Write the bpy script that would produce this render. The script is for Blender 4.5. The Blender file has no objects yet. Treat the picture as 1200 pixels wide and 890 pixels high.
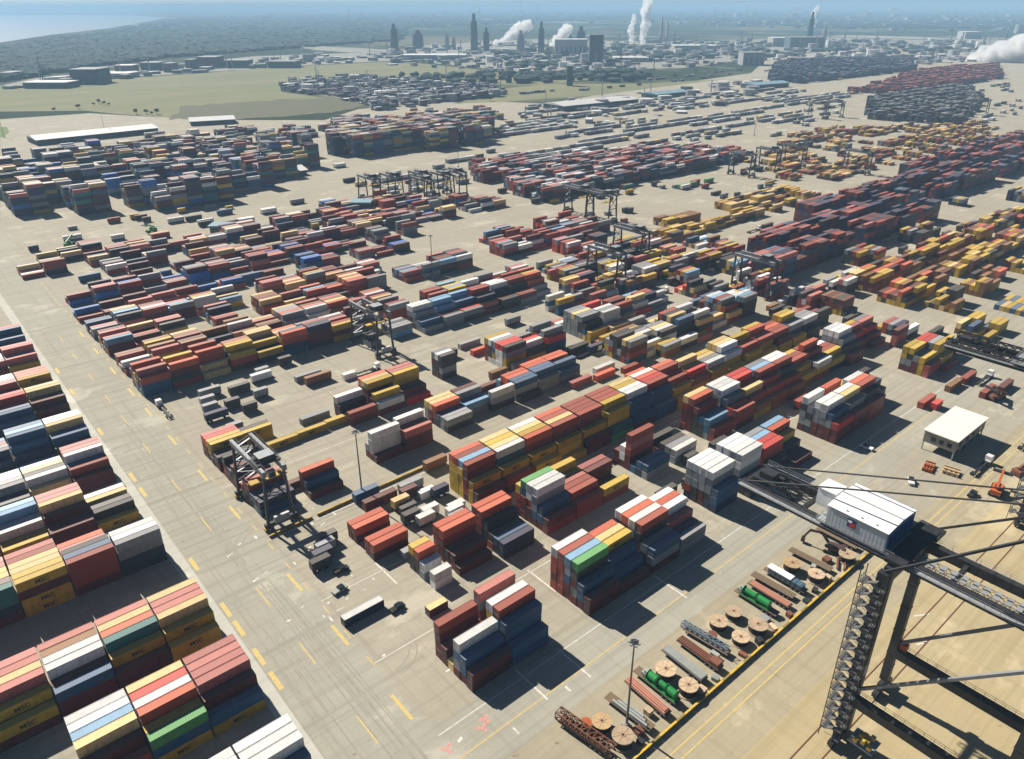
import bpy, bmesh, math, random
import numpy as np
from mathutils import Matrix, Vector

SC = bpy.context.scene
COL = SC.collection
R = math.radians
RNG = random.Random(7)

# ----------------------------------------------------------------- world frame
# x runs along the quay, y runs inland, z is up; the drone hangs at (0, 0, 150)
CAM_H = 150.0
FPX = 880.0
PITCH = math.atan((445 - 6) / FPX)
YAW = R(40.25)
ROLL = R(0.15)
def _basis():
    d = np.array([0, math.cos(PITCH), -math.sin(PITCH)])
    u = np.array([0, math.sin(PITCH), math.cos(PITCH)])
    r = np.array([1., 0, 0])
    c, s = math.cos(ROLL), math.sin(ROLL)
    u, r = u * c + r * s, r * c - u * s
    M = np.array([[math.cos(YAW), math.sin(YAW), 0], [-math.sin(YAW), math.cos(YAW), 0], [0, 0, 1]])
    return M @ d, M @ u, M @ r
CD, CU, CR = _basis()
def gp(x, y, z=0.0):
    """survey note (a bearing read off the photo) -> ground position in metres"""
    v = CD + CR * (x - 600) / FPX + CU * (445 - y) / FPX
    t = (z - CAM_H) / v[2]
    p = v * t
    return Vector((p[0], p[1], z))
def pr(p):
    q = np.array([p[0], p[1], p[2] - CAM_H]); zc = q @ CD
    return 600 + FPX * (q @ CR) / zc, 445 - FPX * (q @ CU) / zc, zc
def inpoly(x, y, poly):
    c = False; n = len(poly); j = n - 1
    for i in range(n):
        xi, yi = poly[i]; xj, yj = poly[j]
        if (yi > y) != (yj > y) and x < (xj - xi) * (y - yi) / (yj - yi) + xi: c = not c
        j = i
    return c
FWD2 = Vector((CD[0], CD[1], 0)).normalized()
RGT2 = Vector((CR[0], CR[1], 0)).normalized()

# ----------------------------------------------------------------- materials
def newmat(name):
    m = bpy.data.materials.new(name); m.use_nodes = True
    nt = m.node_tree; nt.nodes.clear()
    out = nt.nodes.new('ShaderNodeOutputMaterial'); b = nt.nodes.new('ShaderNodeBsdfPrincipled')
    nt.links.new(b.outputs[0], out.inputs[0])
    return m, nt, b
def N(nt, t, **kw):
    n = nt.nodes.new(t)
    for k, v in kw.items():
        if k.startswith('i_'):
            key = k[2:]
            n.inputs[int(key) if key.isdigit() else key.replace('_', ' ')].default_value = v
        else: setattr(n, k, v)
    return n
def noise(nt, vec, scale, detail=4, rough=.55):
    n = N(nt, 'ShaderNodeTexNoise', i_Scale=scale, i_Detail=detail, i_Roughness=rough)
    nt.links.new(vec, n.inputs['Vector']); return n.outputs[0]
def ramp(nt, fac, pts):
    r = nt.nodes.new('ShaderNodeValToRGB'); e = r.color_ramp.elements
    while len(e) < len(pts): e.new(.5)
    for el, (p, c) in zip(e, pts):
        el.position = p; el.color = (c, c, c, 1) if isinstance(c, (int, float)) else (*c, 1)
    nt.links.new(fac, r.inputs[0]); return r.outputs[0]
def mix(nt, fac, a, b, blend='MIX'):
    m = N(nt, 'ShaderNodeMix', data_type='RGBA', blend_type=blend)
    for k, v in ((0, fac), (6, a), (7, b)):
        if isinstance(v, bpy.types.NodeSocket): nt.links.new(v, m.inputs[k])
        elif k == 0: m.inputs[0].default_value = v
        else: m.inputs[k].default_value = (*v, 1)
    return m.outputs[2]
def mapping(nt, vec, scale=(1, 1, 1), rot=0, loc=(0, 0, 0)):
    m = nt.nodes.new('ShaderNodeMapping'); m.inputs['Scale'].default_value = scale
    m.inputs['Rotation'].default_value = (0, 0, rot); m.inputs['Location'].default_value = loc
    nt.links.new(vec, m.inputs['Vector']); return m.outputs[0]
def pos(nt): return N(nt, 'ShaderNodeNewGeometry').outputs['Position']

_paint = {}
def paint(name, col, rough=.55, dirt=.35, metal=0.0, scale=.6, dirtcol=(.16, .13, .10)):
    """painted steel / plain solid: base colour, grime in streaks and patches"""
    if name in _paint: return _paint[name]
    m, nt, b = newmat(name)
    v = pos(nt)
    n1 = noise(nt, mapping(nt, v, (scale, scale, scale * .35)), 1.0, 5, .65)
    f = ramp(nt, n1, [(.42, 0), (.75, 1)])
    oi = N(nt, 'ShaderNodeObjectInfo').outputs['Random']
    hsv = N(nt, 'ShaderNodeHueSaturation'); hsv.inputs['Color'].default_value = (*col, 1)
    mr = N(nt, 'ShaderNodeMapRange'); nt.links.new(oi, mr.inputs[0]); mr.inputs[3].default_value = .82; mr.inputs[4].default_value = 1.18
    nt.links.new(mr.outputs[0], hsv.inputs['Value'])
    mu = N(nt, 'ShaderNodeMath', operation='MULTIPLY'); nt.links.new(f, mu.inputs[0]); mu.inputs[1].default_value = dirt
    c = mix(nt, mu.outputs[0], hsv.outputs[0], dirtcol)
    nt.links.new(c, b.inputs['Base Color'])
    b.inputs['Roughness'].default_value = rough; b.inputs['Metallic'].default_value = metal
    b.inputs['Specular IOR Level'].default_value = .3
    _paint[name] = m; return m

TOK = {  # token: (spoken colour, side colour)
 'r': ('rust red', (.27, .036, .020)), 'm': ('maroon', (.095, .010, .012)), 'o': ('orange red', (.50, .085, .035)),
 'p': ('faded pink', (.40, .115, .10)), 'w': ('white', (.66, .67, .66)), 'g': ('grey', (.20, .225, .25)),
 'b': ('blue', (.017, .085, .19)), 'n': ('navy', (.007, .018, .065)), 'l': ('pale blue', (.16, .33, .50)),
 'y': ('yellow', (.47, .31, .018)), 't': ('cream', (.62, .46, .20)), 'e': ('green', (.07, .30, .09)),
 'k': ('charcoal', (.026, .029, .034)), 'c': ('teal', (.02, .15, .15)), 'u': ('bright blue', (.010, .12, .42)),
 'd': ('bright red', (.50, .025, .022)), 'z': ('brown', (.20, .085, .025))}
def sided(t): return paint('container_paint_' + TOK[t][0].replace(' ', '_'), TOK[t][1], .5, .42, dirtcol=(.10, .058, .038), scale=.9)
def roofcol(t):
    c = TOK[t][1]; d = (.58, .47, .36)
    f = {'w': .06, 'g': .25, 'k': .16, 'n': .16, 'b': .2, 'y': .2}.get(t, .17)
    return tuple(a * (1 - f) * 1.25 + b * f for a, b in zip(c, d)) if t != 'w' else (.74, .74, .71)
def roofd(t): return paint('weathered_roof_' + TOK[t][0].replace(' ', '_'), roofcol(t), .65, .25)

STEEL = paint('crane_grey_paint', (.20, .215, .23), .5, .4)
DARK = paint('crane_dark_paint', (.030, .032, .038), .5, .3, dirtcol=(.10, .085, .07))
BLK = paint('black_rubber', (.012, .012, .013), .8, .3)
WHT = paint('white_paint', (.80, .81, .80), .45, .16)
CREAM = paint('cream_roof_sheet', (.80, .78, .71), .5, .10)
YEL = paint('safety_yellow', (.62, .41, .05), .55, .35)
RUST = paint('rusted_steel', (.20, .075, .042), .7, .4)
GAL = paint('galvanised_steel', (.36, .38, .39), .45, .35)
GREEN = paint('machine_green', (.012, .25, .055), .45, .15)
BLUE = paint('house_blue', (.05, .16, .30), .45, .2)
GLASS = paint('dark_glazing', (.02, .03, .04), .12, .05)
WOOD = paint('reel_timber', (.62, .46, .30), .8, .55, scale=1.1)
WOODD = paint('reel_wrap', (.16, .085, .05), .8, .3)
ORNG = paint('machine_orange', (.55, .13, .03), .5, .3)
CONC = paint('cast_concrete', (.42, .40, .36), .9, .35)
REDP = paint('red_paint', (.50, .03, .03), .5, .1)
NAVYP = paint('navy_paint', (.02, .04, .16), .5, .1)
BARK = paint('tree_bark', (.09, .065, .045), .9, .3)
LEAF = paint('tree_leaves', (.045, .075, .030), .9, .4, dirtcol=(.09, .10, .04))

# ----------------------------------------------------------------- mesh builder
class MB:
    def __init__(s): s.v = []; s.f = []; s.mi = []
    def quad(s, pts, mi=0):
        k = len(s.v); s.v += [tuple(p) for p in pts]; s.f.append(tuple(range(k, k + len(pts)))); s.mi.append(mi)
    def box(s, x0, x1, y0, y1, z0, z1, mi=0, top=None):
        k = len(s.v)
        s.v += [(x0, y0, z0), (x1, y0, z0), (x1, y1, z0), (x0, y1, z0), (x0, y0, z1), (x1, y0, z1), (x1, y1, z1), (x0, y1, z1)]
        for i, q in enumerate([(0, 3, 2, 1), (4, 5, 6, 7), (0, 1, 5, 4), (1, 2, 6, 5), (2, 3, 7, 6), (3, 0, 4, 7)]):
            s.f.append(tuple(k + j for j in q)); s.mi.append(top if (top is not None and i == 1) else mi)
    def bar(s, p, q, w, h=None, mi=0, up=(0, 0, 1)):
        h = h or w
        p = Vector(p); q = Vector(q); dr = (q - p).normalized(); up = Vector(up)
        if abs(dr.dot(up)) > .98: up = Vector((1, 0, 0))
        sx = dr.cross(up).normalized() * w / 2; sz = sx.cross(dr).normalized() * h / 2
        k = len(s.v)
        for c in (p, q):
            for a, b in ((-1, -1), (1, -1), (1, 1), (-1, 1)): s.v.append(tuple(c + sx * a + sz * b))
        for qd in [(0, 1, 2, 3), (7, 6, 5, 4), (0, 4, 5, 1), (1, 5, 6, 2), (2, 6, 7, 3), (3, 7, 4, 0)]:
            s.f.append(tuple(k + j for j in qd)); s.mi.append(mi)
    def tube(s, p, q, r0, r1=None, n=10, mi=0, caps=True):
        r1 = r0 if r1 is None else r1
        p = Vector(p); q = Vector(q); dr = (q - p).normalized()
        a = Vector((0, 0, 1)) if abs(dr.z) < .9 else Vector((1, 0, 0))
        x = dr.cross(a).normalized(); y = dr.cross(x).normalized(); k = len(s.v)
        for c, rr in ((p, r0), (q, r1)):
            for i in range(n):
                t = 2 * math.pi * i / n; s.v.append(tuple(c + x * math.cos(t) * rr + y * math.sin(t) * rr))
        for i in range(n):
            j = (i + 1) % n; s.f.append((k + i, k + j, k + n + j, k + n + i)); s.mi.append(mi)
        if caps:
            s.f.append(tuple(k + i for i in reversed(range(n)))); s.mi.append(mi)
            s.f.append(tuple(k + n + i for i in range(n))); s.mi.append(mi)
    def lattice(s, p, q, w, h, step, t, mi=0):
        """four-chord lattice boom from p to q"""
        p = Vector(p); q = Vector(q); L = (q - p).length; dr = (q - p) / L
        sx = dr.cross(Vector((0, 0, 1))).normalized() * w / 2; sz = sx.cross(dr).normalized() * h / 2
        ch = [(-1, -1), (1, -1), (1, 1), (-1, 1)]
        for a, b in ch: s.bar(p + sx * a + sz * b, q + sx * a + sz * b, t, t, mi)
        n = max(1, int(L / step))
        for i in range(n):
            c0 = p + dr * L * i / n; c1 = p + dr * L * (i + 1) / n
            for e in range(4):
                a, b = ch[e]; a2, b2 = ch[(e + 1) % 4]
                s.bar(c0 + sx * a + sz * b, c1 + sx * a2 + sz * b2, t * .65, t * .65, mi)
                s.bar(c1 + sx * a + sz * b, c1 + sx * a2 + sz * b2, t * .65, t * .65, mi)
    def mesh(s, name, mats, recalc=True):
        me = bpy.data.meshes.new(name); me.from_pydata(s.v, [], s.f)
        for m in mats: me.materials.append(m)
        me.polygons.foreach_set('material_index', s.mi)
        if recalc:
            bm = bmesh.new(); bm.from_mesh(me); bmesh.ops.recalc_face_normals(bm, faces=bm.faces); bm.to_mesh(me); bm.free()
        me.update(); return me
    def build(s, name, mats, parent=None, loc=(0, 0, 0), rz=0):
        if not isinstance(mats, (list, tuple)): mats = [mats]
        return link(name, s.mesh(name, mats), parent, loc, rz)
def link(name, me, parent=None, loc=(0, 0, 0), rz=0):
    o = bpy.data.objects.new(name, me); COL.objects.link(o)
    o.location = loc; o.rotation_euler = (0, 0, rz)
    if parent is not None: o.parent = parent
    return o
def tag(o, label=None, cat=None, group=None, kind=None):
    if label: o['label'] = label
    if cat: o['category'] = cat
    if group: o['group'] = group
    if kind: o['kind'] = kind
    return o
def thing(name, label, cat, loc=(0, 0, 0), rz=0, group=None):
    o = bpy.data.objects.new(name, None); COL.objects.link(o); o.empty_display_size = 1
    o.location = loc; o.rotation_euler = (0, 0, rz)
    return tag(o, label, cat, group)
def copy_tree(o, parent=None):
    c = o.copy(); COL.objects.link(c)
    if parent is not None: c.parent = parent
    for ch in [x for x in o.children]: copy_tree(ch, c)
    return c

# ----------------------------------------------------------------- camera, light, air
cam = bpy.data.cameras.new('camera'); cam.sensor_width = 36; cam.lens = 36 * FPX / 1200
cam.clip_start = 1; cam.clip_end = 120000
co = bpy.data.objects.new('camera', cam); COL.objects.link(co)
co.matrix_world = Matrix(((CR[0], CU[0], -CD[0], 0), (CR[1], CU[1], -CD[1], 0), (CR[2], CU[2], -CD[2], CAM_H), (0, 0, 0, 1)))
SC.camera = co

SUN_EL, SUN_AZ = R(40), R(97)          # azimuth measured from +x towards +y
sd = Vector((math.cos(SUN_EL) * math.cos(SUN_AZ), math.cos(SUN_EL) * math.sin(SUN_AZ), math.sin(SUN_EL)))
sl = bpy.data.lights.new('sun', 'SUN'); sl.energy = 5.0; sl.angle = R(.5); sl.color = (1, .93, .82)
so = bpy.data.objects.new('sun', sl); COL.objects.link(so)
so.rotation_euler = (-sd).to_track_quat('-Z', 'Y').to_euler(); so.location = (0, 0, 400)
w = bpy.data.worlds.new('World'); SC.world = w; w.use_nodes = True
nt = w.node_tree; nt.nodes.clear()
sky = nt.nodes.new('ShaderNodeTexSky'); sky.sky_type = 'NISHITA'; sky.sun_disc = False
sky.sun_elevation = SUN_EL; sky.sun_rotation = math.pi / 2 - SUN_AZ; sky.altitude = 100
sky.air_density = .4; sky.dust_density = .3; sky.ozone_density = 3.0
bg = nt.nodes.new('ShaderNodeBackground'); bg.inputs[1].default_value = .05
wo = nt.nodes.new('ShaderNodeOutputWorld'); nt.links.new(sky.outputs[0], bg.inputs[0]); nt.links.new(bg.outputs[0], wo.inputs[0])
SC.view_settings.view_transform = 'Standard'; SC.view_settings.look = 'None'
SC.view_settings.exposure = .60; SC.view_settings.gamma = 1
SC.cycles.volume_bounces = 4; SC.cycles.max_bounces = 8; SC.cycles.diffuse_bounces = 1

hz = MB(); hz.box(-40000, 45000, -30000, 45000, -1.2, 185)
hm = bpy.data.materials.new('air'); hm.use_nodes = True; hn = hm.node_tree; hn.nodes.clear()
pv = hn.nodes.new('ShaderNodeVolumePrincipled'); ho = hn.nodes.new('ShaderNodeOutputMaterial'); hn.links.new(pv.outputs[0], ho.inputs['Volume'])
pv.inputs['Color'].default_value = (.46, .73, 1, 1); pv.inputs['Density'].default_value = 1.3e-4; pv.inputs['Anisotropy'].default_value = .0
tag(hz.build('haze', hm), kind='stuff')

# ----------------------------------------------------------------- ground and setting
def sheet(name, pts, z, mat, kind='structure'):
    m = MB(); m.quad([(p[0], p[1], z) for p in pts]); o = m.build(name, mat)
    if o.data.polygons[0].normal.z < 0: o.data.flip_normals()
    return tag(o, kind=kind)

def ground_mat(name, c1, c2, c3, joint=0.0, streak=.5, jsize=8.0):
    m, nt, b = newmat(name); v = pos(nt)
    big = ramp(nt, noise(nt, v, .018, 5, .6), [(.35, 0), (.68, 1)])
    med = ramp(nt, noise(nt, v, .15, 5, .65), [(.38, 0), (.72, 1)])
    fin = ramp(nt, noise(nt, v, 1.6, 4, .7), [(.3, 0), (.75, 1)])
    c = mix(nt, big, c1, c2)
    mm = N(nt, 'ShaderNodeMath', operation='MULTIPLY', i_1=.5); nt.links.new(med, mm.inputs[0])
    c = mix(nt, mm.outputs[0], c, c3)
    sx = ramp(nt, noise(nt, mapping(nt, v, (.012, .55, .2)), 1.0, 4, .6), [(.48, 0), (.72, 1)])
    sy = ramp(nt, noise(nt, mapping(nt, v, (.55, .012, .2)), 1.0, 4, .6), [(.52, 0), (.75, 1)])
    for s, k in ((sx, streak * 1.35), (sy, streak * 1.1)):
        q = N(nt, 'ShaderNodeMath', operation='MULTIPLY', i_1=k); nt.links.new(s, q.inputs[0])
        c = mix(nt, q.outputs[0], c, tuple(x * .72 for x in c1))
    q = N(nt, 'ShaderNodeMath', operation='MULTIPLY', i_1=.16); nt.links.new(fin, q.inputs[0])
    c = mix(nt, q.outputs[0], c, tuple(x * .6 for x in c1))
    # worn pale patches, then scuffs and oil spots
    pa = ramp(nt, noise(nt, mapping(nt, v, (.03, .045, 1), loc=(9, 4, 0)), 1.0, 6, .7), [(.56, 0), (.64, 1)])
    q = N(nt, 'ShaderNodeMath', operation='MULTIPLY', i_1=.55); nt.links.new(pa, q.inputs[0])
    c = mix(nt, q.outputs[0], c, tuple(min(1, x * 1.28) for x in c2))
    sp = ramp(nt, noise(nt, v, .42, 3, .5), [(.70, 0), (.76, 1)])
    q = N(nt, 'ShaderNodeMath', operation='MULTIPLY', i_1=.5); nt.links.new(sp, q.inputs[0])
    c = mix(nt, q.outputs[0], c, tuple(min(1, x * 1.35) for x in c2))
    oil = ramp(nt, noise(nt, mapping(nt, v, loc=(31, 7, 0)), .33, 3, .5), [(.70, 0), (.78, 1)])
    q = N(nt, 'ShaderNodeMath', operation='MULTIPLY', i_1=.55); nt.links.new(oil, q.inputs[0])
    c = mix(nt, q.outputs[0], c, (.10, .09, .075))
    if joint:
        br = N(nt, 'ShaderNodeTexBrick', i_Scale=1.0, i_Mortar_Size=.05, i_Brick_Width=jsize, i_Row_Height=jsize * .6, offset=0.0)
        br.inputs['Color1'].default_value = (0, 0, 0, 1); br.inputs['Color2'].default_value = (.12, .12, .12, 1); br.inputs['Mortar'].default_value = (1, 1, 1, 1)
        nt.links.new(v, br.inputs['Vector'])
        q = N(nt, 'ShaderNodeMath', operation='MULTIPLY', i_1=joint); nt.links.new(br.outputs['Color'], q.inputs[0])
        c = mix(nt, q.outputs[0], c, tuple(x * .5 for x in c1))
    nt.links.new(c, b.inputs['Base Color']); b.inputs['Roughness'].default_value = .9
    b.inputs['Specular IOR Level'].default_value = .15
    return m

YARD = ground_mat('yard_concrete', (.385, .35, .27), (.445, .41, .325), (.345, .315, .25), .25)
ROADM = ground_mat('road_concrete', (.385, .365, .295), (.43, .41, .335), (.345, .33, .275), .25, .55)
QUAY = ground_mat('quay_concrete', (.47, .375, .20), (.50, .42, .26), (.40, .35, .24), .35, .45, 12.0)
QROAD = ground_mat('quay_road_concrete', (.40, .35, .24), (.46, .40, .27), (.37, .32, .22), .2, .5)
PALE = ground_mat('pale_kerb_concrete', (.52, .51, .45), (.58, .57, .50), (.45, .44, .38), 0, .35)
STRIPM = ground_mat('strip_gravel', (.38, .335, .24), (.43, .38, .275), (.31, .27, .19), 0, .4)

# wide land: woods, fields, pale works and roads out to the horizon
m, nt, b = newmat('land_cover'); v = pos(nt)
wood = ramp(nt, noise(nt, v, .0011, 6, .6), [(.36, 0), (.50, 1)])
c = mix(nt, wood, (.20, .185, .12), (.036, .055, .032))
fine = ramp(nt, noise(nt, v, .012, 5, .7), [(.35, 0), (.7, 1)])
q = N(nt, 'ShaderNodeMath', operation='MULTIPLY', i_1=.45); nt.links.new(fine, q.inputs[0])
c = mix(nt, q.outputs[0], c, (.025, .04, .025))
pale = ramp(nt, noise(nt, mapping(nt, v, (.0016, .0005, 1), R(-42)), 1.0, 6, .65), [(.585, 0), (.63, 1)])
q = N(nt, 'ShaderNodeMath', operation='MULTIPLY', i_1=.7); nt.links.new(pale, q.inputs[0])
c = mix(nt, q.outputs[0], c, (.46, .44, .38))
nt.links.new(c, b.inputs['Base Color']); b.inputs['Roughness'].default_value = 1; b.inputs['Specular IOR Level'].default_value = .05
LANDM = m
sheet('ground', [(-39900, -29900), (44900, -29900), (44900, 44900), (-39900, 44900)], -.06, LANDM)

def pxpoly(pts): return [gp(x, y) for x, y in pts]
yard_px = [(0, 262), (0, 140), (105, 133), (245, 141), (380, 141), (420, 128), (560, 118), (640, 122), (720, 108), (800, 97), (880, 86), (900, 68), (1010, 55), (1200, 56)]
yp = [Vector((-260, 6, 0)), Vector((-260, 700, 0))] + pxpoly(yard_px) + [Vector((3300, 6, 0))]
sheet('yard', yp, 0, YARD)
sheet('road', [(38.5, 120), (62.5, 120), (62.5, 640), (38.5, 900)], .008, ROADM)
sheet('road', [(38.5, 86.5), (420, 86.5), (420, 103), (62.5, 103.4), (62.5, 119.9), (38.5, 119.9)], .008, ROADM)
sheet('kerb_strip', [(36.6, 30), (40.2, 30), (40.2, 560), (36.6, 560)], .014, PALE)
sheet('storage_strip', [(70, 68.2), (212, 68.2), (212, 86.2), (70, 86.2)], .010, STRIPM)
sheet('quay_road', [(-200, 52.6), (900, 52.6), (900, 66.6), (-200, 66.6)], .008, QROAD)
sheet('quay_apron', [(-200, 6.2), (900, 6.2), (900, 52.5), (-200, 52.5)], .008, QUAY)
sheet('quay_edge', [(-260, 4.8), (900, 4.8), (900, 6.1), (-260, 6.1)], .02, PALE)
mq, nq, bq = newmat('harbour_water'); bq.inputs['Base Color'].default_value = (.03, .06, .07, 1); bq.inputs['Roughness'].default_value = .12
bmp = N(nq, 'ShaderNodeBump', i_Strength=.3); nq.links.new(noise(nq, pos(nq), .6, 4), bmp.inputs['Height']); nq.links.new(bmp.outputs[0], bq.inputs['Normal'])
sheet('water', [(-260, -4000), (3000, -4000), (3000, 4.7), (-260, 4.7)], -.03, mq)
# bay at the top left
mb_, nb_, bb_ = newmat('bay_water'); bb_.inputs['Base Color'].default_value = (.30, .36, .38, 1); bb_.inputs['Roughness'].default_value = .35
bmp = N(nb_, 'ShaderNodeBump', i_Strength=.2); nb_.links.new(noise(nb_, pos(nb_), .02, 4), bmp.inputs['Height']); nb_.links.new(bmp.outputs[0], bb_.inputs['Normal'])
sheet('water', pxpoly([(-700, 60), (-160, 58), (0, 50), (60, 41), (130, 33), (176, 25), (197, 20.5), (150, 18.3), (60, 17.6), (-100, 17.2), (-700, 17)]), -.02, mb_)
# grass and dirt of the open field
m, nt, b = newmat('field_grass'); v = pos(nt)
f = ramp(nt, noise(nt, mapping(nt, v, (.004, .012, 1), R(35)), 1.0, 6, .65), [(.35, 0), (.65, 1)])
c = mix(nt, f, (.235, .215, .10), (.165, .175, .075))
f2 = ramp(nt, noise(nt, v, .05, 5, .7), [(.35, 0), (.7, 1)]); q = N(nt, 'ShaderNodeMath', operation='MULTIPLY', i_1=.4); nt.links.new(f2, q.inputs[0])
c = mix(nt, q.outputs[0], c, (.12, .13, .06)); nt.links.new(c, b.inputs['Base Color']); b.inputs['Roughness'].default_value = 1
FIELD = m
DIRT = ground_mat('field_dirt', (.14, .125, .085), (.11, .13, .06), (.17, .155, .10), 0, .2)
sheet('grass_field', pxpoly([(-60, 133), (-60, 104), (0, 101), (120, 94), (250, 85), (340, 78), (470, 72), (600, 86), (700, 92), (640, 100), (560, 99), (470, 92), (400, 92), (330, 98), (330, 108), (420, 120), (400, 130), (330, 137), (230, 141), (140, 134), (100, 130), (0, 131)]), .01, FIELD)
rj_ = random.Random(8)
def rough(pts, k=7, j=2.2):
    out = []
    for a, b_ in zip(pts, pts[1:] + pts[:1]):
        for i in range(k): f = i / k; out.append((a[0] + (b_[0] - a[0]) * f + rj_.uniform(-4, 4), a[1] + (b_[1] - a[1]) * f + rj_.uniform(-j, j) * .5))
    return out
sheet('dirt_field', pxpoly(rough([(200, 140), (215, 125), (290, 119), (380, 115), (440, 121), (410, 129), (330, 137), (250, 142)])), .03, DIRT)
sheet('grass_field', pxpoly([(530, 122), (590, 104), (640, 99), (760, 98), (850, 93), (760, 104), (700, 112), (600, 119)]), .03, FIELD)
sheet('grass_field', pxpoly([(-20, 162), (-20, 148), (8, 149), (11, 155), (4, 161)]), .03, paint('lawn_green', (.10, .16, .03), .9, .3, scale=.05))
PLANTG = ground_mat('works_gravel', (.36, .34, .30), (.30, .29, .24), (.22, .22, .17), 0, .3)
sheet('works_ground', pxpoly([(0, 101), (40, 92), (200, 76), (300, 66), (480, 60), (560, 62), (470, 71), (340, 77.5), (250, 84), (120, 93)]), .02, PLANTG)
sheet('works_ground', pxpoly([(430, 66), (470, 55), (620, 46), (800, 50), (960, 44), (1200, 50), (1200, 55), (1010, 54.5), (890, 68), (800, 80), (600, 84)]), .015, PLANTG)

# crane rails, lane lines, bay marks
def strip(mb, x0, y0, x1, y1, wd, z):
    d_ = Vector((x1 - x0, y1 - y0, 0)).normalized(); n_ = Vector((-d_.y, d_.x, 0)) * wd / 2
    mb.quad([(x0 + n_.x, y0 + n_.y, z), (x0 - n_.x, y0 - n_.y, z), (x1 - n_.x, y1 - n_.y, z), (x1 + n_.x, y1 + n_.y, z)])
LINEY = paint('worn_yellow_line', (.58, .43, .13), .8, 1.0, scale=1.3, dirtcol=(.40, .35, .24))
LINEW = paint('worn_white_line', (.62, .60, .54), .8, .8, scale=.9, dirtcol=(.38, .34, .26))
LINEP = paint('worn_pink_paint', (.62, .24, .22), .8, .6, scale=.9, dirtcol=(.40, .35, .24))
mk = MB()
for yy in (61.0, 63.2): strip(mk, 60, yy, 700, yy, .35, .02)
for y0 in (94.6,): strip(mk, 62, 93, 320, y0, .3, .02)
for i in range(40): strip(mk, 62.6, 128 + i * 12, 62.6, 132 + i * 12, .3, .024)
for yy in (113, 143, 170, 214, 243, 275, 304, 328, 356, 385, 412):
    strip(mk, 60.9, yy - 4.6, 60.9, yy + 4.6, .9, .024); strip(mk, 51.4, yy - 4.6, 51.4, yy + 4.6, .35, .024)
for yy in (140, 150, 163, 172, 197, 246, 258, 300, 345, 372): strip(mk, 41.4, yy - 3.5, 41.4, yy + 3.5, 1.2, .024)
tag(mk.build('yellow_road_markings', LINEY), kind='structure')
mk = MB()
for yy in (100.9, 128.8, 157.9, 193, 230.5): strip(mk, 63, yy, 330, yy, .28, .022)
for x_, y_ in ((88.7, 101), (101.5, 99), (115.7, 127), (142.2, 101), (83, 159)):
    strip(mk, x_ + .2, y_ - 9, x_ + .2, y_ + 3, .5, .022)
for (xa, ya, xb, yb) in ((167, 44.6, 169.6, 42.7), (174, 42.2, 177.5, 40.6), (168.5, 43.2, 170.2, 44.8), (176, 40.8, 178.2, 42.3), (184, 47.2, 188, 44.9)): strip(mk, xa, ya, xb, yb, .45, .022)
RG = random.Random(3)
for i in range(46):
    x_ = RG.uniform(50, 100); y_ = RG.uniform(88, 200)
    a_ = RG.choice((0, 1.57, .3)); l_ = RG.uniform(.6, 2.2)
    strip(mk, x_, y_, x_ + math.cos(a_) * l_, y_ + math.sin(a_) * l_, RG.uniform(.3, .8), .026)
tag(mk.build('white_road_markings', LINEW), kind='structure')
mk = MB()
for x_, y_ in ((73.4, 97.3), (62, 96.7), (71.5, 109.8 - 14)):
    for dx, dy in ((0, 0), (.9, .5), (-.7, .6), (.2, -1)): strip(mk, x_ + dx, y_ + dy, x_ + dx + .9, y_ + dy + .3, .7, .028)
tag(mk.build('pink_road_markings', LINEP), kind='structure')
mk = MB(); rt_ = random.Random(21)
def arc(mb, cx, cy, rr, a0, a1, wd, z):
    n = 14
    for i in range(n):
        p, q = a0 + (a1 - a0) * i / n, a0 + (a1 - a0) * (i + 1) / n
        mb.quad([(cx + math.cos(p) * rr, cy + math.sin(p) * rr, z), (cx + math.cos(q) * rr, cy + math.sin(q) * rr, z), (cx + math.cos(q) * (rr + wd), cy + math.sin(q) * (rr + wd), z), (cx + math.cos(p) * (rr + wd), cy + math.sin(p) * (rr + wd), z)])
for i in range(3):
    cx, cy, rr = rt_.choice((62, 66, 44, 70)) + rt_.uniform(-4, 4), rt_.choice((96, 128, 158, 190, 230, 290)) + rt_.uniform(-5, 5), rt_.uniform(7, 14)
    a0 = rt_.choice((0, 1.57, 3.14, 4.71)); 
    for k in (0, 2.1): arc(mk, cx, cy, rr + k, a0, a0 + rt_.uniform(1, 1.7), .32, .016 + i * .00006)
for i in range(18):
    y_ = rt_.choice((98, 130, 158, 190, 194, 232, 260, 284)) + rt_.uniform(-4, 4); x_ = rt_.uniform(64, 200); l_ = rt_.uniform(25, 90)
    for k in (0, 2.1): strip(mk, x_, y_ + k, x_ + l_, y_ + k + rt_.uniform(-.8, .8), .32, .018 + i * .00006)
for i in range(13):
    x_ = rt_.uniform(43, 59); y_ = rt_.uniform(95, 260); l_ = rt_.uniform(25, 90)
    for k in (0, 2.1): strip(mk, x_ + k, y_, x_ + k + rt_.uniform(-.8, .8), y_ + l_, .32, .020 + i * .00006)
tag(mk.build('tyre_marks', paint('tyre_rubber_marks', (.345, .322, .26), .9, .95, scale=.3, dirtcol=(.40, .375, .30))), kind='structure')
mk = MB()
for yy in (45.4, 40.8, 10.5): mk.box(-200, 900, yy - .12, yy + .12, .012, .10)
tag(mk.build('crane_rails', RUST), kind='structure')

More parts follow.
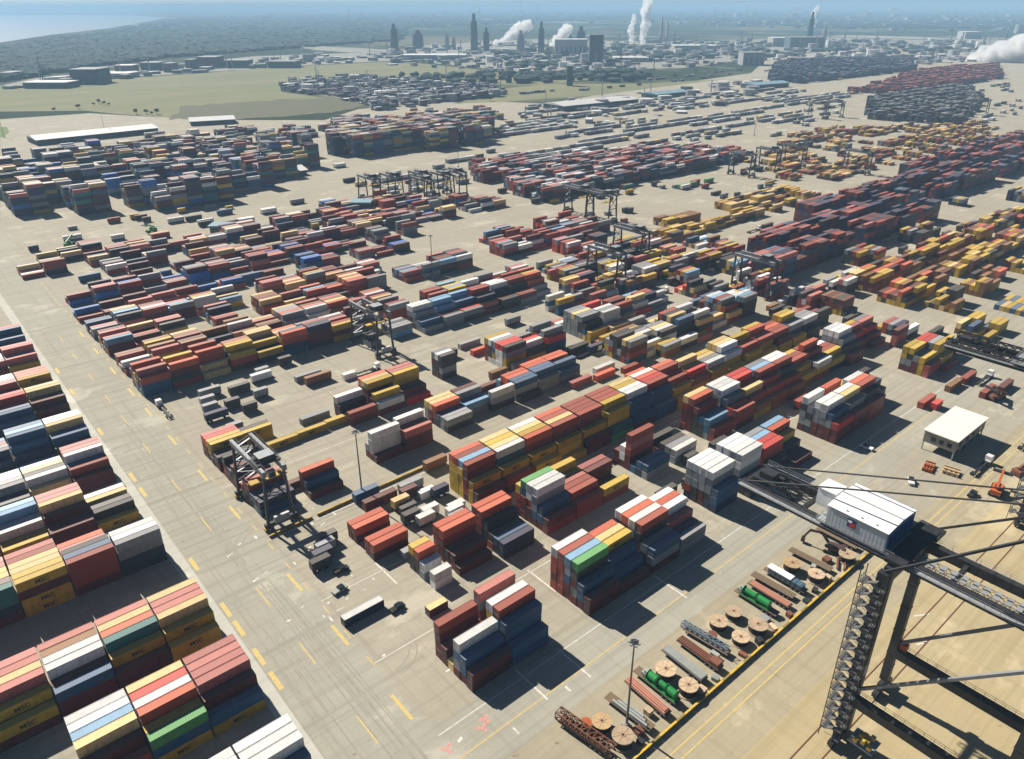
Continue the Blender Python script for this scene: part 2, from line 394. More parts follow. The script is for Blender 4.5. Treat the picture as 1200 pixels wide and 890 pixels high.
# ----------------------------------------------------------------- containers
L40, L20, CWID, CHGT, RP = 12.19, 6.06, 2.44, 2.9, 2.66
BOX = []      # dicts: x,y,z (low corner), L, tok, block, bay, row, tier, top
def put(x, y, tok, z=0, L=L40, **k): BOX.append(dict(x=x, y=y, z=z, L=L, tok=tok, **k))
def bay(block, n, x0, y0, spec, L=L40, jit=.12):
    """spec: six rows from the far one to the near one, each a bottom-to-top string"""
    rows = spec.split()
    k = len(rows)
    for i, s in enumerate(rows):
        if s == '.': continue
        rw = k - 1 - i
        for t, ch in enumerate(s):
            put(x0 + RNG.uniform(-jit, jit), y0 + rw * RP + RNG.uniform(-.05, .05), ch, t * CHGT, L, block=block, bay=n, row=rw, tier=t, top=(t == len(s) - 1), nrow=k)
def stack(rnd, pal, h): return ''.join(rnd.choice(pal) for _ in range(h))
def auto(block, xs, y0, hmin, hmax, pal, seed, dens=.95, tops=None, rows=6, drop=.12, L=L40, gp_=12.75):
    rnd = random.Random(seed)
    for n, x0 in enumerate(xs):
        if rnd.random() > dens: continue
        hb = rnd.randint(hmin, hmax); main = rnd.choice(pal)
        sp = []
        for i in range(rows):
            h = max(0, min(hmax, hb + rnd.choice((0, 0, 0, -1, 1)) - (1 if i >= rows - 1 and rnd.random() < .6 else 0)))
            if rnd.random() < drop: h = max(0, h - 2)
            s = stack(rnd, pal if rnd.random() < .6 else main, h)
            if s and tops and rnd.random() < .7: s = s[:-1] + rnd.choice(tops)
            sp.append(s or '.')
        bay(block, n, x0, y0, ' '.join(sp), L)

# --- the front block, alone by the crossroads
B = 'the block nearest the cable reels'
bay(B, 0, 76.4, 105.2, 'mmmr mm t mgbw mbb mm')
bay(B, 1, 89.1, 105.2, 'mrrgp mr mrryw mbbbr bbbb bb')
B = 'the green-topped block beside the lane'
bay(B, 0, 116.3, 104.8, 'rmrrw rrrrr mmbgl mgmke mbb mm')
bay(B, 1, 129.2, 104.8, 'mroo mmbt kbby bbb bb m')
bay(B, 2, 142.4, 104.8, 'kggkw mmmmo mgggw mrmkr kkg mgb')
bay(B, 3, 155.3, 104.8, 'kkgw kmmo mggw mmp nn gg')
B = 'the white-topped block beside crane girder'
bay(B, 0, 181, 108, 'nrggw kkggw mmggw nkggw nbb .')
bay(B, 1, 197, 108, 'nmggw kkggw mkggw nggww kk k')
bay(B, 2, 211, 108, 'kkgg mbkl mkkd nrrd kk k')
bay(B, 3, 224, 108, 'kkgl mmbo kky nn k m')
B = 'the block beside white office'
bay(B, 0, 251.5, 107.5, 'mggkw kgkg mmggw mmggw mmgb mmd')
bay(B, 1, 264.3, 107.5, 'rmrro tmmg mgggw mgggt nnng mmr')
bay(B, 2, 277.1, 107.5, 'mmyy mmgww mnnno mmnnr nnkk rrr')
bay(B, 3, 289.8, 107.5, 'kkkk kkk nnn kk . .')
B = 'the block beside the second crane boom'
bay(B, 0, 336, 107, 'mgyy mgky mmg yyy pr .'); bay(B, 1, 348.7, 107, 'kkkd kkgd kkkg kyyy my r')
bay(B, 2, 361.5, 107, 'kmkk mkm kky kk . .')
# --- second row
B = 'the red block beside the twenty-footers'
bay(B, 0, 99, 138, 'mrro mmro mm rm m .')
bay(B, 1, 113.5, 138, 'mmoo mmro mnk rk nb kn')
bay(B, 2, 131.4, 138, 'mrry mmrbe mmrww mbggw mbb rm')
bay(B, 3, 144.2, 138, 'eyyy mry rrp mrr rmr rr')
bay(B, 4, 157, 138, 'ky kmp kmm k m ry')
bay(B, 5, 166.4, 138, 'mrmp mmrw mmrg nnn nb ey')
bay(B, 6, 178.6, 138, 'mmrrp mwwgl mmrpr bbbgw nb gb')
B = 'the cream-topped block behind white tops'
bay(B, 0, 194.3, 138, '. mk m mk gg gw')
bay(B, 1, 217.2, 138, 'rmmrt mmmmo kkkr kkb gbl rr')
bay(B, 2, 231.4, 138, 'mmggw mmggw mkggw kkkg mmd mrr')
bay(B, 3, 244.2, 138, 'mmmrd mmmrd mmrd mmrt zzr yz')
bay(B, 4, 257, 138, 'nnnng nnnnl nnnnr nnkr mmr zz')
bay(B, 5, 269.8, 138, 'nnnnw nnnnw mmnnr nnnn rrr mz')
bay(B, 6, 282.6, 138, 'nnny nnnr nnnr nny zy .')
bay(B, 7, 295.4, 138, 'nnnr nnnno nnnr nnn ryw .')
bay(B, 8, 308.2, 138, 'nnw mmr mmr kky ny .')
bay(B, 9, 321, 138, 'mmggw mmggw mmggw mmgg kkk mm')
bay(B, 10, 336, 138, 'kkgy mmkp kmd mm . .'); bay(B, 11, 348.8, 138, 'mmgg kkgp mmd mm m .')
B = 'the twenty-footers beside red stacks'
bay(B, 0, 90, 137.8, 'kky kko gw . ww .', L20)
bay(B, 1, 90.4, 154.4, 'g .', L20)
# --- third row: the long yellow and red wall
B = 'the long yellow-ended row'
D3 = ['yyyyo yyyyr yyyyl mrmmr yyy mm', 'yyyyt yyyyy yyyyt yymbw yyy mr', 'mmmww mmmmt yyyyy mmmmo mmy yy', 'mmyyo yyyyr mmmmt mmmmr yyy y',
      'mmrrr mmrrr mmmmr mmmmr yyy mm', 'yyyrr yyyrr yyyyr yyyyy yyyy ec', 'yyyyt yyyyy mmmyw mmmmw mbbb mb', 'yyyyw mmmmo mmmmd mmnnr nbbb bb',
      'mmyyo mmmmr mmmd yyyr zyy yy', 'yyyt yyyyt mmry mmyd yyz y', 'yyyy yyyt mmmg mmmw yyy .', 'yyyyt yyyyt mmmmw mmyw yy .',
      'mmmy yyyyy mmmo yyyr yyy ky', 'yyyyy mmmmo mmyo mmyr yy y', 'mmmr mmmo yyyr nnnr yym .', 'yyyyy yyyyy nnng nnng yy y', 'mmmr mmmg nnng nnnw nk .']
for n, s in enumerate(D3): bay(B, n, 123.2 + 13 * n, 163.2, s)
B = 'the low red pair beside crossroads'
bay(B, 0, 83.4, 162.8, 'mo mo . . mo mo')
B = 'the row of dark trailers beside red pair'
rn = random.Random(5)
for i in range(26):
    put(rn.uniform(99, 119), rn.uniform(160, 186), rn.choice('wgkgntmgwk'), rn.choice((0, 1.25, 1.25)), rn.choice((L20, L20, 9.1)), block=B, bay=0, row=i, tier=0, top=True, nrow=1, loose=True)
for i in range(4): put(66.5 + i * 2.4, 169 + i * 3.1, 'kngk'[i], 1.25, L20, block=B, bay=0, row=30 + i, tier=0, top=True, nrow=1, loose=True)
put(73.2, 172, 'n', 0, L40, block=B, bay=0, row=40, tier=0, top=True, nrow=1, loose=True); put(73.2, 178, 'b', 0, L40, block=B, bay=0, row=41, tier=0, top=True, nrow=1, loose=True)
put(73.2, 175, 'g', 0, L40, block=B, bay=0, row=42, tier=0, top=True, nrow=1, loose=True)
# --- fourth and fifth rows
B = 'the small stepped stack beside barrier'
bay(B, 0, 83.4, 203.4, 'mmo kb m')
B = 'the white-walled stack beside the mast'
bay(B, 0, 112, 208.6, 'mg mwww m'); bay(B, 1, 124.6, 208.6, 'mmmw mmr mmp')
bay(B, 0, 108.5, 209, 'mp', L20)
B = 'the stack under near crane'
bay(B, 0, 66.6, 205.4, 'gr mgp kkr nb gk bn'); bay(B, 0, 66.8, 224.2, 'rmk nn mk mkm kk')
bay(B, 0, 66.6, 241, 'mmp mmd kyy nny mm mk'); bay(B, 1, 79.6, 241, 'yk yy . . . .'); bay(B, 1, 79.4, 205.4, 'm gk k .')
B = 'the low yellow line behind yard crane'
for i in range(3): bay(B, i, 85.6 + i * 12.4, 242.4 + i * .6, 'y')
bay(B, 3, 104, 252, 'g')
bay(B, 4, 78, 258, 'wg l', L20); bay(B, 5, 84, 256, 'wp nw nk')
B = 'the yellow-sided block behind white wall'
bay(B, 0, 118.4, 239, '. mmw kk bb gb mr'); bay(B, 1, 131.6, 239, 'mmmo mmmt mmmy mm mmy mw'); bay(B, 2, 144.6, 239, 'mmpp mmpp mmyy mm mm d')
bay(B, 3, 170, 241, 'kkmg mkkw kgkk . . .', L20 + 2)
B = 'the cream-roofed stack behind mast'
bay(B, 0, 144.6, 209.6, 'ggt mmt mro nb gg kg'); bay(B, 1, 157.4, 209.6, 'mmm kbg nb gl . .'); bay(B, 2, 169, 209.6, 'rgt rmp ggr ggb kgw .')
bay(B, 3, 182, 209.6, 'gl mmo mmo kkb ggb k'); bay(B, 4, 195, 209.6, 'mmo mmo mnb ggb gg .'); bay(B, 5, 207.6, 209.6, 'mmo mmo nn bbb gb .')
B = 'the mixed block behind the long row'
auto(B, [245 + 12.8 * i for i in range(8)], 205.4, 2, 4, 'rmgwbnkkyg', 11, .9, 'wglrt')
auto('the small block across the middle lane', [198 + 12.8 * i for i in range(3)], 238, 2, 4, 'gkrmwyb', 12, 1, 'gwkd')
auto('the dark block across middle lane', [250 + 12.8 * i for i in range(9)], 239, 2, 4, 'rmgwbnkkyt', 13, .85, 'wgrdt')
auto('the far mixed block beside yellow stacks', [352 + 12.8 * i for i in range(3)], 170, 2, 3, 'kyrmz', 14, .8)
# --- blocks round the parked crane in the middle lane
B = 'the white-topped row behind middle lane'
W6 = ['gmgw mkgw kgg gg gb g', 'mkbl mkbl mkl mm mm gg', 'gbbl kbl kbb mm md kg', 'kkgr kkmr kkk nnn mp m', 'kkww nkww nkk nn km kk', 'mmnr mnnr nnk nn mo gm', 'mmky mmyo mmo kg g .']
for n, s in enumerate(W6): bay(B, n, 194 + 12.9 * n, 297.6, s)
bay(B, 8, 178, 297.6, 'yg gk gg lg . .'); bay(B, 9, 164, 292, 'gk gk g . . .', L20)
bay(B, 10, 300, 297.6, 'mmr mmy kkg mz mmk .'); bay(B, 11, 313, 297.6, 'kkn mmg nnk kk . .')
# --- west side, past the crossroads
PAL = 'rrmmmmbngkgyyzwtpm'
auto('the pink-topped row beside open lane', [63.6 + 12.9 * i for i in range(9)], 318.2, 3, 4, 'mmrrbgnnyk', 21, 1, 'pptooyw', drop=.05)
auto('the brown row behind pink tops', [64 + 12.9 * i for i in range(11)], 345.5, 2, 3, 'mmmrrzyngb', 22, 1, 'tpwoz')
auto('the yellow-sided row beside the road', [64 + 12.9 * i for i in range(12)], 372.5, 2, 3, PAL, 23, .95, 'torpl')
auto('the pale row beside the road', [64 + 12.9 * i for i in range(13)], 399, 2, 3, PAL, 24, .92, 'rlpwg')
auto('the red-roofed row beside the road', [64 + 12.9 * i for i in range(16)], 426, 1, 3, 'mmmrrbngkkpu', 25, .9, 'prrmu')
auto('the last red row beside the road', [66 + 12.9 * i for i in range(18)], 453, 1, 3, 'mmmrrbngkkpu', 26, .85, 'prrmug')
# --- the blocks on the left, across the access road
RB = 'the roadside block with pink front roofs'
def left(block, y0, specs, x_end=36.2):
    for n, s in enumerate(specs): bay(block, n, x_end - L40 - 12.65 * n, y0, s, jit=.05)
left('the pink-topped block beside the kerb', 133.9, ['mmmp mmmp mmmp mmmp mmm yb', 'mmrt mmmd mmmw nmmo yyy ybe', 'nkmw mkkw mmnl mmyt mmm mr', '. . . . . .', '. . . . . .', '. . . . . .'])
left('the yellow-topped block beside the kerb', 160.9, ['yyyt yyyp yyyp yyyt yyy yy', 'mmmp mmmt mmmo mkgc yyy mm', 'mmmp mmmz nnnw nnlw bgm mmb', 'mmyp mmyp mmyt mmmp yny my', 'mmmr mmyr yyyr nnnt yym mm'])
left('the salmon-roofed block by the kerb', 204.4, ['by by nbl nnnw nnnw nngg', 'mmo mmp mmp ykkk kkbb mrrr', 'mmmp mmmr mmyt mmmt yyyy yymy', 'yymp yymr mmyy mmyy mmmm mncc', 'mmyy mmmp mmmt yyy mm m'])
left('the white-striped block by the kerb', 231.4, ['ww wt . gk gk y', 'mmrp mmyp mmyt yym mm mm', 'ngwl nkgl ngw gkw ky yy', 'mmgl mmgw mmy yyy yy m', 'mmgr mmy mmy yy m m'])
left('the maroon-fronted block by the kerb', 258.4, ['mmgp mmgp nnbw nbb mmr mm', 'ggw ggt gdk nkw gt g', 'ggw ngw kkg nng nn kk', 'mmr mmp nnn nng gg g'])
left('the charcoal-sided block by the kerb', 285.4, ['kgkw kggw kggt gnb gnb kk', 'nnbb nbbl nnbb nbb nn b', 'bbl bbp bbg bbn nn n', 'mmr nnr mmr nnr nn n'])
left('the maroon-walled block by the kerb', 318.4, ['mkmt mkmt mkm mmm mm k', 'mgmd mgmd mmd nbb nbb nb', 'ngr nbl nbb nbb nn n', 'mmr nnr mmr nnr nn n'])
left('the low yellow block by the kerb', 345.4, ['ggp yyo yyo kky yy y', 'mmw kkw kkg mmp mm .', 'mmp nnp mmk kkg mm m'])
left('the far pink-roofed kerb block', 372.4, ['mmgp mmgp kkg gkp yy y', 'mmw kkw kkg mmp mm .', 'mmp nnp mmk kkg mm m'])
left('the farthest blue block by the kerb', 399.4, ['mnnd mnnb nbb nnb bb b', 'nnb nnk nbb mm nn b', 'nnr nnk nbb mm nn b'])
left('the white-roofed block at the kerb end', 103.5, ['nnnw nnww nnnw nnb bb b', 'nnnw nnnw nnnt nnb bb b', 'mmmp mmmp mmmt nnb bb b'])
# lone boxes on the open ground
B = 'the crossroads'
put(63.2, 144.2, 'n', 0, L40, block=B, bay=0, row=0, tier=0, top=True, nrow=1, lone='navy container with a white roof alone on the crossroads'); BOX[-1]['roof'] = 'w'
put(82.6, 132.4, 'm', 0, L20, block=B, bay=0, row=1, tier=0, top=True, nrow=1, lone='short maroon container with a beige roof left of the front block'); BOX[-1]['roof'] = 't'

def fill(name, poly, y0, y1, hmin, hmax, pal, seed, dens=.8, tops=None, gap=9.5, rows=6, z=0, x0=-60, x1=2600, step=12.8, L=L40, drop=.15):
    rnd = random.Random(seed); y = y0; n = 0
    while y < y1:
        x = x0 + rnd.uniform(0, 5)
        while x < x1:
            px_, py_, zc = pr((x + 6, y + rows * 1.3, 0))
            if zc > 0 and inpoly(px_, py_, poly) and rnd.random() < dens and not (rows == 2 and random.Random(int(x // 110) * 7919 + int(y) * 31).random() < .42):
                hb = rnd.randint(hmin, hmax); main = rnd.choice(pal)
                for r_ in range(rows):
                    h = max(1 if hmin else 0, min(hmax, hb + rnd.choice((0, 0, 0, -1, 1))))
                    if rnd.random() < drop: continue
                    for t in range(h):
                        ch = main if rnd.random() < .45 else rnd.choice(pal)
                        if tops and t == h - 1 and rnd.random() < .6: ch = rnd.choice(tops)
                        put(x, y + r_ * RP, ch, z + t * CHGT, L, block=name, bay=n, row=r_, tier=t, top=t == h - 1, nrow=rows)
            x += step; n += 1
        y += rows * RP + gap
auto('the thin row behind white tops', [190 + 12.8 * i for i in range(13)], 321, 1, 3, 'mmrrgnkoyb', 61, .9, 'wrpgl', drop=.2)
auto('the low row in the middle lane', [262 + 12.8 * i for i in range(8)], 272, 1, 3, 'mmrgnkyzw', 62, .8, 'wrtyg', drop=.25)
P_MID = [(25, 325), (60, 295), (190, 290), (330, 262), (420, 235), (560, 236), (632, 246), (640, 282), (545, 306), (470, 320), (440, 318), (330, 330), (300, 322), (70, 326)]
fill('mid', P_MID, 480, 760, 1, 3, 'mmmrrrnnbgkkpu', 31, .8, 'prmgwt', gap=8)
P_MID2 = [(270, 330), (440, 318), (470, 320), (640, 262), (690, 260), (720, 290), (640, 300), (540, 320), (430, 345), (330, 355)]
fill('mid', P_MID2, 345, 480, 2, 3, 'mmmrrnnbgkgo', 32, .85, 'prgwl', gap=9, x0=200)
P_E = [(640, 300), (720, 290), (800, 300), (870, 300), (860, 345), (800, 350), (690, 340), (640, 350)]
fill('east', P_E, 268, 345, 2, 3, 'mrkkgnyzb', 33, .75, 'rpywt', gap=9)
fill('bigstack', [(0, 205), (0, 232), (22, 254), (120, 256), (210, 248), (300, 226), (372, 196), (372, 172), (180, 186), (60, 192)], 620, 1100, 4, 8, 'nnbckkmggcnyu', 34, .80, 'gwptgm', gap=13, drop=.02)
fill('bigstack', [(385, 186), (572, 170), (572, 150), (480, 156), (390, 160)], 650, 1100, 7, 8, 'nnbckkmgyn', 35, .97, 'gwptr', gap=6, drop=.03)
fill('midstack', [(555, 212), (640, 240), (730, 222), (862, 190), (862, 178), (720, 182), (560, 196)], 400, 900, 3, 4, 'nnmkkgmrgb', 36, .9, 'gwpr', gap=7)
fill('rightwall', [(862, 322), (930, 330), (1010, 290), (1150, 225), (1200, 205), (1200, 158), (1100, 190), (925, 268)], 120, 420, 4, 5, 'nnnnmmrkb', 37, .93, 'prrnnm', gap=11, x0=330, drop=.06)
fill('yellowyard', [(1000, 352), (1010, 320), (1100, 285), (1170, 250), (1200, 240), (1200, 300), (1150, 330), (1135, 350), (1070, 368)], 60, 420, 2, 3, 'yyyzzzkkmy', 38, .92, 'yyzotm', gap=8, x0=360)
fill('yellowyard', [(1125, 392), (1125, 372), (1200, 345), (1200, 392), (1180, 395)], 60, 300, 1, 2, 'yyyykz', 39, .85, 'ytb', gap=8, x0=360)
fill('brownyard', [(735, 285), (850, 232), (925, 225), (925, 245), (830, 282), (760, 300)], 250, 520, 1, 2, 'yzyktz', 40, .8, 'ytz', gap=8, x0=330)
fill('brownyard', [(935, 235), (900, 200), (900, 172), (960, 152), (1150, 145), (1190, 165), (1040, 190), (1010, 215)], 250, 900, 1, 2, 'yzzktkmg', 41, .62, 'ytzr', gap=10, x0=500)
fill('fardark', [(900, 98), (910, 75), (1060, 70), (1075, 88), (1000, 98)], 900, 2200, 3, 5, 'nnnnkbm', 42, .9, 'ngb', gap=12, x0=900)
fill('farred', [(990, 112), (1040, 98), (1080, 84), (1168, 78), (1172, 92), (1080, 108)], 500, 1500, 3, 4, 'mmrrnpk', 43, .9, 'prm', gap=12, x0=900)
fill('fargrey', [(1015, 140), (1020, 120), (1130, 102), (1150, 118), (1125, 148)], 350, 1200, 3, 4, 'kknkgkc', 44, .92, 'kgk', gap=9, x0=700)
fill('farleft', [(330, 108), (332, 96), (420, 92), (580, 104), (585, 114), (500, 124), (440, 130), (420, 118)], 1000, 2200, 2, 4, 'kngkgbmw', 45, .6, 'wgkg', gap=16, x0=300, x1=1700)
fill('farleft', [(300, 160), (420, 140), (560, 128), (600, 135), (560, 146), (400, 156), (310, 168)], 800, 1500, 2, 3, 'kngmmbcw', 46, .6, 'wgrmt', gap=14, x0=300, x1=1500)
fill('farleft', [(120, 185), (190, 160), (300, 150), (330, 165), (180, 190)], 800, 1500, 1, 3, 'kngmmw', 47, .7, 'wgtm', gap=12, x0=150, x1=800)
fill('east', [(640, 300), (800, 268), (870, 290), (890, 345), (800, 405), (690, 425), (640, 380)], 200, 420, 1, 3, 'mrkkgnyzbwl', 63, .7, 'rpywtgl', gap=8, x0=236, drop=.2)
fill('east', [(880, 345), (1000, 318), (1010, 352), (1062, 385), (1050, 425), (1000, 385)], 110, 230, 1, 3, 'mrkgnzp', 64, .75, 'rpywg', gap=9, x0=330, drop=.25)
fill('yellowyard', [(1060, 350), (1200, 300), (1200, 392), (1120, 395)], 60, 300, 1, 3, 'yyzzzkkmy', 65, .6, 'yyyotz', gap=9, x0=360)
fill('rightwall', [(1000, 300), (1130, 232), (1200, 212), (1200, 245), (1010, 318)], 120, 420, 1, 3, 'kngmyzk', 66, .38, 'gmryk', gap=12, x0=400, drop=.25)
# long lines of parked trailers with boxes on them
fill('trailers', [(560, 170), (620, 125), (700, 120), (900, 105), (1000, 110), (980, 135), (900, 165), (760, 180), (570, 195)], 500, 2000, 1, 1, 'wggggwwgmt', 48, .85, 'wgg', gap=15, rows=2, z=1.25, x0=500, drop=.1)
fill('trailers', [(330, 240), (395, 195), (560, 185), (620, 182), (560, 215), (440, 245)], 480, 900, 1, 1, 'wwgggwkgknmt', 49, .6, 'wwgg', gap=13, rows=2, z=1.25, x0=200, drop=.25)
fill('trailers', [(150, 292), (200, 262), (330, 235), (400, 240), (300, 265), (210, 290)], 480, 800, 1, 1, 'gwkbnmrckt', 50, .45, None, gap=12, rows=2, z=1.25, x0=50, drop=.3)
fill('trailers', [(690, 240), (770, 200), (860, 200), (860, 225), (760, 260)], 300, 700, 1, 1, 'knwgrce', 51, .3, None, gap=12, rows=2, z=1.25, x0=300, drop=.4)
fill('trailers', [(1000, 135), (1180, 98), (1200, 130), (1160, 150)], 350, 1200, 1, 1, 'gwktg', 52, .4, None, gap=16, rows=2, z=1.25, x0=900, drop=.3)
fill('trailers', [(600, 112), (760, 92), (900, 80), (890, 100), (700, 118)], 1100, 2300, 1, 1, 'gwktg', 53, .35, None, gap=24, rows=2, z=1.25, x0=900, drop=.3)
# low odds and ends along the middle lane
B = 'the middle lane'
rn = random.Random(9)
for (x_, y_) in ((104, 300), (108, 304.5), (121, 309), (81, 300), (79, 293), (77.5, 286), (75.5, 278), (92, 295), (97, 299.5), (86, 284), (90, 276)):
    put(x_, y_, rn.choice('gkgwgn'), 1.25, rn.choice((L20, 9.1)), block=B, bay=0, row=0, tier=0, top=True, nrow=1, loose=True)
for (x_, y_, t_) in ((186, 246, 'r'), (196, 260, 'o'), (208, 205, 'p'), (221, 203, 'o'), (226, 208, 'w'), (236, 200, 'r'), (215, 212, 'g'), (232, 194, 'o'), (196, 270, 'g'), (420, 240, 'r'), (425, 246, 'r')):
    put(x_, y_, t_, 0, L40, block=B, bay=0, row=0, tier=0, top=True, nrow=1, loose=True)
for (x_, y_, t_) in ((305, 98, 'r'), (308, 94, 'd'), (329, 97, 'z'), (342, 96, 'r'), (345, 82, 'm'), (352, 80, 'm'), (334, 85, 'r'), (296, 96, 'r')):
    put(x_, y_, t_, 0, L40 if t_ != 'd' else L20, block='the lane beside white office', bay=0, row=0, tier=0, top=True, nrow=1, loose=True)
# boxes on wheels dotted along the lanes
rn = random.Random(77)
LANES = [(70, 330, 184.6, 192), (140, 330, 124, 134), (70, 190, 262, 290), (110, 240, 270, 292), (60, 330, 339.5, 342), (240, 700, 88, 100), (300, 620, 262, 300), (330, 640, 330, 400), (60, 420, 480, 640), (420, 760, 400, 520), (160, 330, 224, 235), (345, 640, 190, 206)]
for i in range(260):
    xa, xb, ya, yb = rn.choice(LANES[-6:] if i % 5 else LANES); put(rn.uniform(xa, xb), rn.uniform(ya, yb), rn.choice('kkgwnmgrbkygz'), rn.choice((1.25, 1.25, 0)), rn.choice((L20, L40, 9.1)))
# keep boxes from standing inside one another
GRID = {}; KEEP = []
for b_ in BOX:
    hit = False; x0, x1, y0, y1 = b_['x'], b_['x'] + b_['L'], b_['y'], b_['y'] + CWID
    ks = [(i, j) for i in range(int(x0 // 15), int(x1 // 15) + 1) for j in range(int(y0 // 15), int(y1 // 15) + 1)]
    for k_ in ks:
        for c_ in GRID.get(k_, ()):
            if x0 < c_['x'] + c_['L'] - .02 and x1 > c_['x'] + .02 and y0 < c_['y'] + CWID - .02 and y1 > c_['y'] + .02 and abs(c_['z'] - b_['z']) < CHGT - .02: hit = True; break
        if hit: break
    if hit: continue
    KEEP.append(b_)
    for k_ in ks: GRID.setdefault(k_, []).append(b_)
# nothing may hang in the air after that
BOX = []
for b_ in sorted(KEEP, key=lambda q: q['z']):
    if b_['z'] < 2 or any(abs(c_['z'] + CHGT - b_['z']) < .1 and abs(c_['x'] - b_['x']) < .6 and abs(c_['y'] - b_['y']) < .3 for c_ in b_.setdefault('_n', [q for k_ in [(int(b_['x'] // 15), int(b_['y'] // 15)), (int((b_['x'] + b_['L']) // 15), int(b_['y'] // 15)), (int(b_['x'] // 15), int((b_['y'] + CWID) // 15))] for q in GRID.get(k_, ()) if q.get('ok')])):
        b_['ok'] = True; BOX.append(b_)
print('containers', len(BOX))

# which boxes show largest from the air: paint them far to near into an id buffer
def show_area(boxes, W_=1200, H_=890):
    buf = np.full((H_, W_), -1, np.int32)
    order = sorted((i for i in range(len(boxes)) if math.hypot(boxes[i]['x'], boxes[i]['y']) < 560), key=lambda i: -((boxes[i]['x'] + boxes[i]['L'] / 2) ** 2 + (boxes[i]['y'] + 1.2) ** 2 + (boxes[i]['z'] - 148) ** 2))
    for i in order:
        b_ = boxes[i]; x0, x1, y0, y1, z0, z1 = b_['x'], b_['x'] + b_['L'], b_['y'], b_['y'] + CWID, b_['z'], b_['z'] + CHGT
        P = np.array([pr((x, y, z))[:2] for z in (z0, z1) for x, y in ((x0, y0), (x1, y0), (x1, y1), (x0, y1))])
        fs = [(4, 5, 6, 7), (0, 1, 5, 4)] + ([(3, 0, 4, 7)] if x0 > 0 else []) + ([(1, 2, 6, 5)] if x1 < 0 else [])
        for f in fs:
            q = P[list(f)]
            xa, xb = int(max(0, q[:, 0].min())), int(min(W_ - 1, q[:, 0].max())) + 1
            ya, yb = int(max(0, q[:, 1].min())), int(min(H_ - 1, q[:, 1].max())) + 1
            if xa >= xb or ya >= yb: continue
            X, Y = np.meshgrid(np.arange(xa, xb) + .5, np.arange(ya, yb) + .5)
            s = np.ones(X.shape, bool); s2 = np.ones(X.shape, bool)
            for k in range(4):
                ax, ay = q[k]; bx, by = q[(k + 1) % 4]
                e = (bx - ax) * (Y - ay) - (by - ay) * (X - ax)
                s &= e >= 0; s2 &= e <= 0
            buf[ya:yb, xa:xb][s | s2] = i
    c = np.bincount(buf[buf >= 0].ravel(), minlength=len(boxes))
    return c
AREA = show_area(BOX)
RANK = sorted(range(len(BOX)), key=lambda i: -AREA[i])
IND = [i for i in RANK if AREA[i] > 0 and BOX[i].get('block')][:300]
INDSET = set(IND)
print('smallest individual px', AREA[IND[-1]], 'seen', int((AREA > 0).sum()), {BOX[i]['block'] for i in IND})

